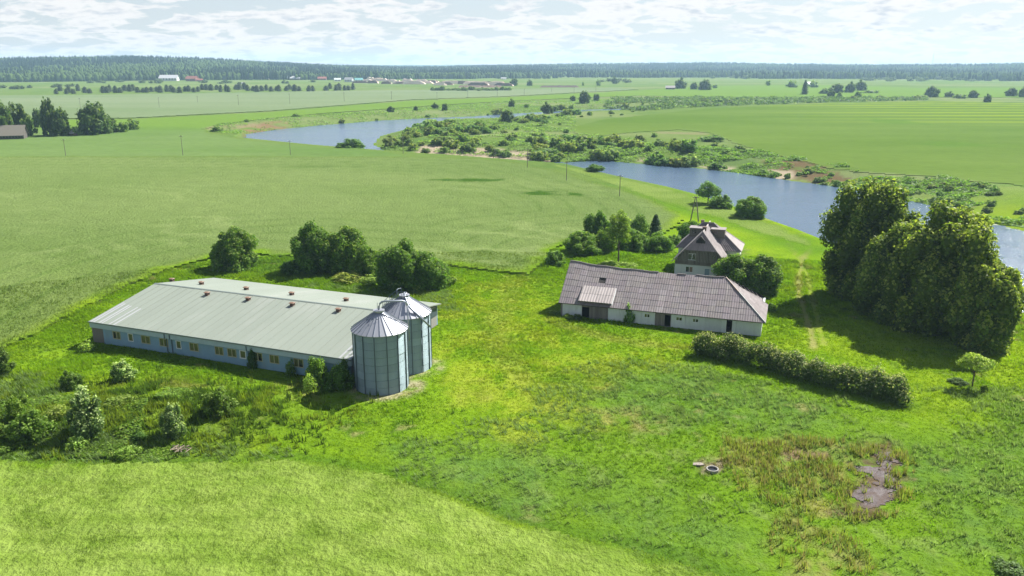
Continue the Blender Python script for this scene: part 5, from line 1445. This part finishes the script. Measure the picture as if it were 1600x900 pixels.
# dry weeds round the mud
x, y = fan(rng, 60000, 54, 110, .66); k = (free(x, y) | (fbm(x, y, 1.1, 2, 104) > .62)) & (sdist(x, y, FG) > 0) & ((sdist(x, y, DRYP[0]) < (fbm(x, y, 4, 3, 99) - .5) * 6) | (sdist(x, y, MUDP) < 1.2)) & (fbm(x, y, 1.8, 3, 100) > .44); x, y = x[k], y[k]
c = np.where(rng.random(len(x))[:, None] < .62, np.array([.24, .29, .06]), np.array([.27, .235, .12])) * rng.uniform(.6, 1.3, len(x))[:, None]
blades('dry_weeds', x, y, rng.uniform(.5, 1.1, len(x)), .10 + 0 * x, c, (-.1, 0), rng, 'dry brownish weeds around the mud patch', 4, .25)
# mound scrub
x, y = rng.normal(size=(2, 7000)); x = MOUND[0] + x * 13; y = MOUND[1] + y * 5; k = free(x, y) & (fbm(x, y, 2.4, 3, 101) > .46); x, y = x[k], y[k]
c = np.where(fbm(x, y, 3, 3, 102)[:, None] > .5, np.array([.19, .26, .03]), np.array([.085, .15, .022])) * rng.uniform(.6, 1.4, len(x))[:, None]
blades('mound_weeds', x, y, rng.uniform(.4, 1.0, len(x)), .16 + 0 * x, c, (-.1, 0), rng, 'nettles and rough weeds over the mound', 5, .4)
# cereal heads of the near crop
x, y = fan(rng, 150000, 46, 92, .62, .6); k = (sdist(x, y, FG) < .25) & (x > -58); x, y = x[k], y[k]
c = col_FG(x, y) * rng.uniform(.65, 1.45, len(x))[:, None]
blades('cereal_heads', x, y, rng.uniform(.25, .48, len(x)), .075 + 0 * x, c, (-.15, .05), rng, 'pale cereal stalks of the near field', 3, .25, .45)
# rough edge of the far crop near the barn
x, y = fan(rng, 60000, 95, 170, .66); d = sdist(x, y, FA); k = (d < .3) & (d > -26); x, y = x[k], y[k]
c = col_FA(x, y) * rng.uniform(.8, 1.3, len(x))[:, None]
blades('cereal_heads', x, y, rng.uniform(.25, .5, len(x)), .12 + 0 * x, c, (-.15, .05), rng, 'pale cereal stalks at the edge of the wide field', 3, .3, .35)

# undergrowth on the bank across the river: low leafy cover
def cover(poly, n, hmax, leaf, base, light, seed, label, z_):
    g = np.random.default_rng(seed); p = PP(poly, z_); lo, hi = p.min(0), p.max(0); x, y = g.uniform(lo[0], hi[0], n * 6), g.uniform(lo[1], hi[1], n * 6)
    k = inside(x, y, p) & ~inside(x, y, RIVER) & (fbm(x, y, 14, 4, seed) > .44); x, y = x[k][:n], y[k][:n]
    lump = sstep(fbm(x, y, 6, 3, seed + 1), .35, .75); z = hgt(x, y) + lump * hmax * g.uniform(.6, 1.05, len(x))
    eps = 1.0; dx = (sstep(fbm(x + eps, y, 6, 3, seed + 1), .35, .75) - lump); dy = (sstep(fbm(x, y + eps, 6, 3, seed + 1), .35, .75) - lump)
    nr = np.stack([-dx * hmax, -dy * hmax, np.ones(len(x))], 1) + g.normal(size=(len(x), 3)) * .4
    c = np.array(base)[None] * g.uniform(.6, 1.35, len(x))[:, None]; m = g.random(len(x)) < .10; c[m] = np.array(light) * g.uniform(.7, 1.2, m.sum())[:, None]
    V, Fq, C = leaf_quads(np.stack([x, y, z], 1), nr, leaf * g.uniform(.6, 1.3, len(x)), c, g)
    link('undergrowth', mesh_np('undergrowth', V, Fq, M_leaf, C), kind='stuff', label=label)


cover([(880, 246), (1000, 240), (1130, 236), (1240, 252), (1330, 270), (1450, 284), (1620, 300), (1620, 350), (1540, 336), (1420, 312), (1300, 290), (1150, 269), (1000, 255)], 34000, 1.4, .75, (.085, .155, .024), (.15, .22, .045), 500, 'tangled low growth covering the bank across the river', -2)
cover([(590, 228), (640, 204), (700, 190), (800, 188), (900, 180), (900, 215), (1000, 226), (1100, 240), (1000, 250), (880, 246), (700, 236)], 34000, 1.3, .9, (.10, .165, .035), (.18, .25, .07), 501, 'low scrub between the bushes of the river island', -2)
cover([(320, 208), (345, 196), (420, 186), (520, 180), (680, 168), (800, 160), (960, 158), (960, 170), (800, 180), (680, 185), (520, 194), (430, 201), (370, 213)], 16000, 1.0, 1.0, (.09, .16, .03), (.19, .26, .07), 502, 'rough herbage on the far bank above the wide pool', -1)

cover([(955, 154), (1100, 153.5), (1300, 154), (1450, 154), (1450, 157), (1300, 160), (1100, 167), (1000, 174), (940, 168)], 26000, 3.2, 1.9, (.055, .095, .03), (.12, .16, .06), 503, 'long line of scrub along the far river arm', 0)

cover([(-40, 700), (-40, 640), (60, 622), (150, 606), (260, 604), (340, 622), (380, 650), (330, 690), (260, 706), (120, 704)], 20000, .75, .30, (.085, .145, .02), (.17, .22, .04), 504, 'leafy scrub covering the low mound', 1.0)

# lily pads near the far bank at right
rg = np.random.default_rng(8); mb = MB(); q = PP([(1505, 338), (1620, 352), (1640, 362), (1600, 361), (1545, 352), (1510, 346)], WATER); lo, hi = q.min(0), q.max(0); cN = 0
while cN < 900:
    a, b = rg.uniform(lo[0], hi[0]), rg.uniform(lo[1], hi[1])
    if not inside(np.array([a]), np.array([b]), q)[0] or fbm(np.array([a]), np.array([b]), 4, 2, 4)[0] < .42: continue
    s = rg.uniform(.25, .6); ph = rg.random() * 6; mb.add([(a + s * math.cos(ph + t_), b + s * math.sin(ph + t_), WATER + .03 + .02 * rg.random()) for t_ in np.linspace(0, 5.6, 7)], [tuple(range(7))]); cN += 1
mb.build('lily_pads', simple('lily pad', (.20, .25, .13), .5, 0, (2, .3)), kind='stuff', label='pale lily pads floating by the far bank')


# ------------------------------------------------------------------ utility poles, masts
def pole(u, vb, vt, label, aframe=False, group=None, m=None, r=.13):
    x, y, z = PT(u, vb); h = ZV(x, y, vt) - z; s = max(1.0, depth(x, y) / 500); t = empty('utility_pole', (x, y, z), RND.uniform(-.3, .3), category='utility pole', label=label)
    if group: t['group'] = group
    m = m or M_pole
    if aframe:
        for sx in (-1, 1): MB().tube([(sx * h * .16, 0, -.3), (sx * .1, 0, h * .97)], r * s * 1.1, 7, r * s * .7).build('leg', m, t)
        MB().tube([(-h * .09, 0, h * .45), (h * .09, 0, h * .45)], .08 * s, 5).build('cross_brace', m, t)
    else: MB().tube([(0, 0, -.3), (0, 0, h)], r * s, 8, r * .65 * s).build('post', m, t)
    MB().box(-.85, .85, -.06 * s, .06 * s, h * .93, h * .93 + .14 * s).build('crossarm', m, t)
    for sx in (-.7, 0, .7): MB().tube([(sx, 0, h * .93 + .12), (sx, 0, h * .93 + .4)], .05 * s, 5).build('insulator', M_framew, t)
    return t


for u, vb, vt, lab, af in ((103, 245, 217, 'leftmost utility pole in the wide green field', 0), (286, 244, 211, 'utility pole in the field below the eroded river bank', 0), (454, 243, 219, 'utility pole in the field below the wide pool', 0),
                           (630, 240, 213, 'utility pole at the bank beside the island bushes', 0), (773, 247, 233, 'low double pole at the bend of the track', 1), (824, 263, 232, 'utility pole where the track leaves the river bushes', 0),
                           (885, 284, 252, 'utility pole beside the track left of the small bank bush', 0), (968, 309, 273, 'utility pole beside the track before the right river bend', 0)):
    pole(u, vb, vt, lab, bool(af))
pole(1085, 346, 306, 'tall timber A frame pole behind the farmhouse', True, r=.16)
for u, vb, vt in ((126, 170, 153), (249, 168, 152), (309, 160, 150), (373, 165, 148), (453, 163, 146), (538, 159, 144), (612, 156, 143), (683, 158, 144), (731, 153, 142), (777, 151, 141), (819, 149, 139), (862, 144, 135), (897, 146, 136), (931, 144, 135)):
    pole(u, vb, vt, 'thin utility pole of the line receding across the pale far field', False, 'far line of utility poles', r=.10)
for u, vt, lab in ((1283, 86, 'shorter thin radio mast on the horizon'), (1456, 79, 'taller thin radio mast on the horizon near the right')):
    y = 3700; x = (u - 800) / FPX * (y * ct + 20 * st); z = float(hgt(x, y)); h = ZV(x, y, vt) - z; t = empty('radio_mast', (x, y, z), category='radio mast', label=lab)
    mb = MB()
    for k in range(3): a = k * 2.094; mb.tube([(1.3 * math.cos(a), 1.3 * math.sin(a), -1), (.5 * math.cos(a), .5 * math.sin(a), h)], .35, 4, .2)
    for k in range(12): zz = h * k / 12; mb.tube([(1.2, 0, zz), (-.6, 1.0, zz + h / 24), (-.6, -1.0, zz + h / 12)], .15, 4)
    mb.build('lattice', M_galv, t)


# ------------------------------------------------------------------ distant farm buildings and timber yard
def far_house(u, vb, wpx, hpx, rot, wallm, roofm, label, cat='house', name='far_house', ridge=.45, group=None):
    x, y, z = PT(u, vb); D_ = depth(x, y); w = wpx * D_ / FPX; h = hpx * D_ / FPX; d = w * .55; t = empty(name, (x, y + d / 2, z), rot, category=cat, label=label)
    if group: t['group'] = group
    eh = h * (1 - ridge)
    gb = MB(); gb.add([(-w / 2, -d / 2, -.5), (w / 2, -d / 2, -.5), (w / 2, d / 2, -.5), (-w / 2, d / 2, -.5), (-w / 2, -d / 2, eh), (w / 2, -d / 2, eh), (w / 2, d / 2, eh), (-w / 2, d / 2, eh), (-w / 2, 0, h * .97), (w / 2, 0, h * .97)],
                      [(0, 3, 2, 1), (0, 1, 5, 4), (2, 3, 7, 6), (1, 2, 6, 9, 5), (3, 0, 4, 8, 7)]); gb.build('wall', wallm, t)
    o = w * .04; r_ = MB(); r_.slab([(-w / 2 - o, -d / 2 - o * 2, eh - o), (w / 2 + o, -d / 2 - o * 2, eh - o), (w / 2 + o, 0, h), (-w / 2 - o, 0, h)], .2); r_.slab([(-w / 2 - o, 0, h), (w / 2 + o, 0, h), (w / 2 + o, d / 2 + o * 2, eh - o), (-w / 2 - o, d / 2 + o * 2, eh - o)], .2)
    r_.build('roof', roofm, t)
    wn_ = max(2, int(wpx / 4))
    for k in range(wn_):
        a = -w / 2 + w * (k + .5) / wn_; MB().box(a - w / wn_ * .18, a + w / wn_ * .18, -d / 2 - .06, -d / 2 - .01, eh * .35, eh * .75).build('window', M_paned, t)
    return t


M_red = simple('red roof', (.30, .10, .07), .7); M_teal = simple('teal roof', (.12, .34, .34), .6); M_greyr = simple('light grey roof', (.40, .40, .42), .6); M_redw = simple('brick red wall', (.26, .11, .09), .8); M_brown = simple('brown wall', (.16, .12, .10), .8)
for a in ((262, 126, 26, 9, .1, M_white, M_greyr, 'pale roofed farm building at the forest edge'), (299, 127, 17, 8, -.2, M_redw, M_red, 'red roofed house beside the pale roofed farm building'), (312, 127, 8, 4, .2, M_redw, M_red, 'tiny red shed right of the red roofed house', 'shed'),
          (405, 124, 7, 5, .1, M_brown, M_greyr, 'small light roofed house left of the teal roofed one'), (416, 124, 8, 5, 0, M_brown, M_asbl, 'small pinkish roofed house beside the teal roofed one'), (427, 124, 9, 6, -.1, M_white, M_teal, 'small teal roofed house at the forest edge'),
          (459, 125, 19, 6, 0, M_brown, M_greyr, 'long grey roofed shed at the forest edge', 'shed'), (379, 121, 5, 3, 0, M_white, M_greyr, 'tiny white shed before the forest', 'shed'), (503, 125, 13, 5, 0, M_redw, M_red, 'red building at the left end of the timber yard'),
          (527, 127, 10, 5, .2, M_white, M_white, 'white hall at the timber yard', 'hall'), (545, 128, 13, 7, -.3, M_white, M_greyr, 'white peaked hall at the timber yard', 'hall'), (560, 128, 12, 6, .3, M_white, M_teal, 'pale blue roofed hall at the timber yard', 'hall'),
          (1266, 135, 12, 7, .5, M_white, M_greyr, 'tiny white roofed house beside the dark spruce'), (1048, 140, 14, 6, -.2, M_brown, M_asbl, 'low brown house beneath the two farmstead trees'), (1096, 140, 8, 5, .4, M_brown, M_greyr, 'small shed behind the right farmstead tree', 'shed'),
          (1190, 121, 6, 4, 0, M_white, M_red, 'tiny distant house with a red roof'), (1213, 121, 9, 4, .3, M_white, M_greyr, 'tiny distant white house near the far village'), (1352, 121, 12, 3, 0, M_white, M_greyr, 'long thin white shed far to the right', 'shed'),
          (742, 119, 6, 4, 0, M_white, M_white, 'tiny white house at the forest above the timber yard'), (787, 124, 8, 3, 0, M_white, M_greyr, 'small pale shed on the far meadow', 'shed'),
          (112, 213, 16, 9, -.5, M_brown, M_asbl, 'small cottage hidden behind the low bush at far left')):
    far_house(*a)
far_house(4, 219, 50, 22, .35, M_wood, M_woodb, 'dark old shed cut by the left edge under tall trees', 'shed', 'old_shed', .6).children[1].color = (.45, .45, .45, 1)

r_ = random.Random(12)
for k in range(34):                 # stacks of logs and sawn timber, each its own stack
    u = 560 + 232 * (k + r_.random()) / 34; vb = 129.5 + 5.5 * (u - 560) / 240 + r_.uniform(-2.5, 1.5) - (k % 3) * 1.3
    x, y, z = PT(u, vb); w = r_.uniform(18, 46); h = r_.uniform(4, 7.5); dark = r_.random() < .5
    t = empty('log_stack', (x, y, z), r_.uniform(-.25, .25), category='log stack', label='stack of dark bark logs in the far timber yard' if dark else 'stack of pale sawn timber in the far timber yard', group='dark log stacks in the timber yard' if dark else 'pale timber stacks in the timber yard')
    mb = MB(); n = 6; px = [(-w / 2 + w * i / n) for i in range(n + 1)]; prof = [h * (.35 if i in (0, n) else r_.uniform(.8, 1.05)) for i in range(n + 1)]
    for i in range(n): mb.add([(px[i], -5, -.5), (px[i + 1], -5, -.5), (px[i + 1], 5, -.5), (px[i], 5, -.5), (px[i], -2.5, prof[i]), (px[i + 1], -2.5, prof[i + 1]), (px[i + 1], 2.5, prof[i + 1]), (px[i], 2.5, prof[i])], [(4, 5, 6, 7), (0, 1, 5, 4), (2, 3, 7, 6), (1, 2, 6, 5), (3, 0, 4, 7)])
    mb.build('logs', M_log if dark else M_cut, t)
    MB().add([(w / 2 + .1, -5, -.5), (w / 2 + .1 + w * .09, -4, -.5), (w / 2 + .1 + w * .09, 4, -.5), (w / 2 + .1, 5, -.5), (w / 2 + .1, -2.5, h * .5), (w / 2 + .1, 2.5, h * .5)], [(0, 1, 4), (1, 2, 5, 4), (2, 3, 5), (0, 4, 5, 3)]).build('log_ends', M_cut, t)
for u, w, lab, m in ((874, 62, 'long dark brown peat heap right of the timber yard', M_soil), (768, 34, 'brown log pile at the right end of the timber yard', M_log), (735, 38, 'dark log pile below the pale timber', M_log)):
    x, y, z = PT(u, 136.5); wm = w * depth(x, y) / FPX; mb = MB(); n = 14; pr = [3.6 * (0.15 if i in (0, n) else r_.uniform(.8, 1.1)) for i in range(n + 1)]
    for i in range(n):
        a, b = -wm / 2 + wm * i / n, -wm / 2 + wm * (i + 1) / n; mb.add([(a, -5, -.3), (b, -5, -.3), (b, 5, -.3), (a, 5, -.3), (a, 0, pr[i]), (b, 0, pr[i + 1])], [(0, 1, 5, 4), (2, 3, 4, 5), (1, 2, 5), (3, 0, 4)])
    link('heap', mb.mesh('heap', m), loc=(x, y, z), category='heap', label=lab)

# ------------------------------------------------------------------ small things in the meadow
x, y, z = PT(1113, 736); t = empty('well_ring', (x, y, z), category='well ring', label='round concrete well ring sunk in the grass near the mud')
mb = MB(); n = 20
for i in range(n):
    a = 2 * math.pi * i / n; c_, s_ = math.cos(a), math.sin(a); mb.v += [(.62 * c_, .62 * s_, -.3), (.62 * c_, .62 * s_, .3), (.51 * c_, .51 * s_, .3), (.51 * c_, .51 * s_, -.3)]
for i in range(n):
    j = (i + 1) % n; mb.f += [(i * 4 + q, j * 4 + q, j * 4 + (q + 1) % 4, i * 4 + (q + 1) % 4) for q in range(3)]
mb.build('ring', M_conc, t); MB().tube([(0, 0, .1), (0, 0, .14)], .50, 16).build('water_surface', M_paned, t)
x, y, z = PT(1091, 727); mb = MB(); mb.slab([(-.6, -.2, .13), (.2, -.35, .16), (.6, -.1, .12), (.35, .3, .1), (-.45, .25, .13)], .12); link('concrete_slab', mb.mesh('concrete_slab', simple('pale slab', (.24, .2, .18), .8)), loc=(x, y, z + .05), category='slab', label='broken pale concrete slab lying left of the well ring')
x, y, z = PT(285, 704); mb = MB(); q = random.Random(4)
for i in range(22):
    a = q.random() * 6.28; c_ = (q.uniform(-.9, .9), q.uniform(-.4, .4), q.uniform(.05, .4)); l = q.uniform(.5, 1.3); mb.tube([(c_[0] - l * math.cos(a) * .5, c_[1] - l * math.sin(a) * .5, c_[2]), (c_[0] + l * math.cos(a) * .5, c_[1] + l * math.sin(a) * .5, c_[2] + q.uniform(-.1, .2))], .04, 4)
link('branch_pile', mb.mesh('branch_pile', M_stick), loc=(x, y, z + .05), category='branch pile', label='small heap of dead branches at the foot of the mound')

# ------------------------------------------------------------------ air
mh = bpy.data.materials.new('haze'); mh.use_nodes = True; nt = mh.node_tree; nt.nodes.remove(nt.nodes['Principled BSDF'])
pv = nt.nodes.new('ShaderNodeVolumePrincipled'); pv.inputs['Color'].default_value = (.50, .74, 1, 1); pv.inputs['Density'].default_value = .00010; pv.inputs['Anisotropy'].default_value = .2
nt.links.new(pv.outputs[0], nt.nodes['Material Output'].inputs['Volume'])
MB().box(-12000, 12000, -300, 9000, -8, 118).build('haze', mh, None, kind='stuff', label='thin bright summer haze over the far fields')
print('total tris', sum(len(o.data.loops) - 2 * len(o.data.polygons) for o in bpy.data.objects if o.type == 'MESH'), 'unique', sum(len(m.loops) - 2 * len(m.polygons) for m in bpy.data.meshes))
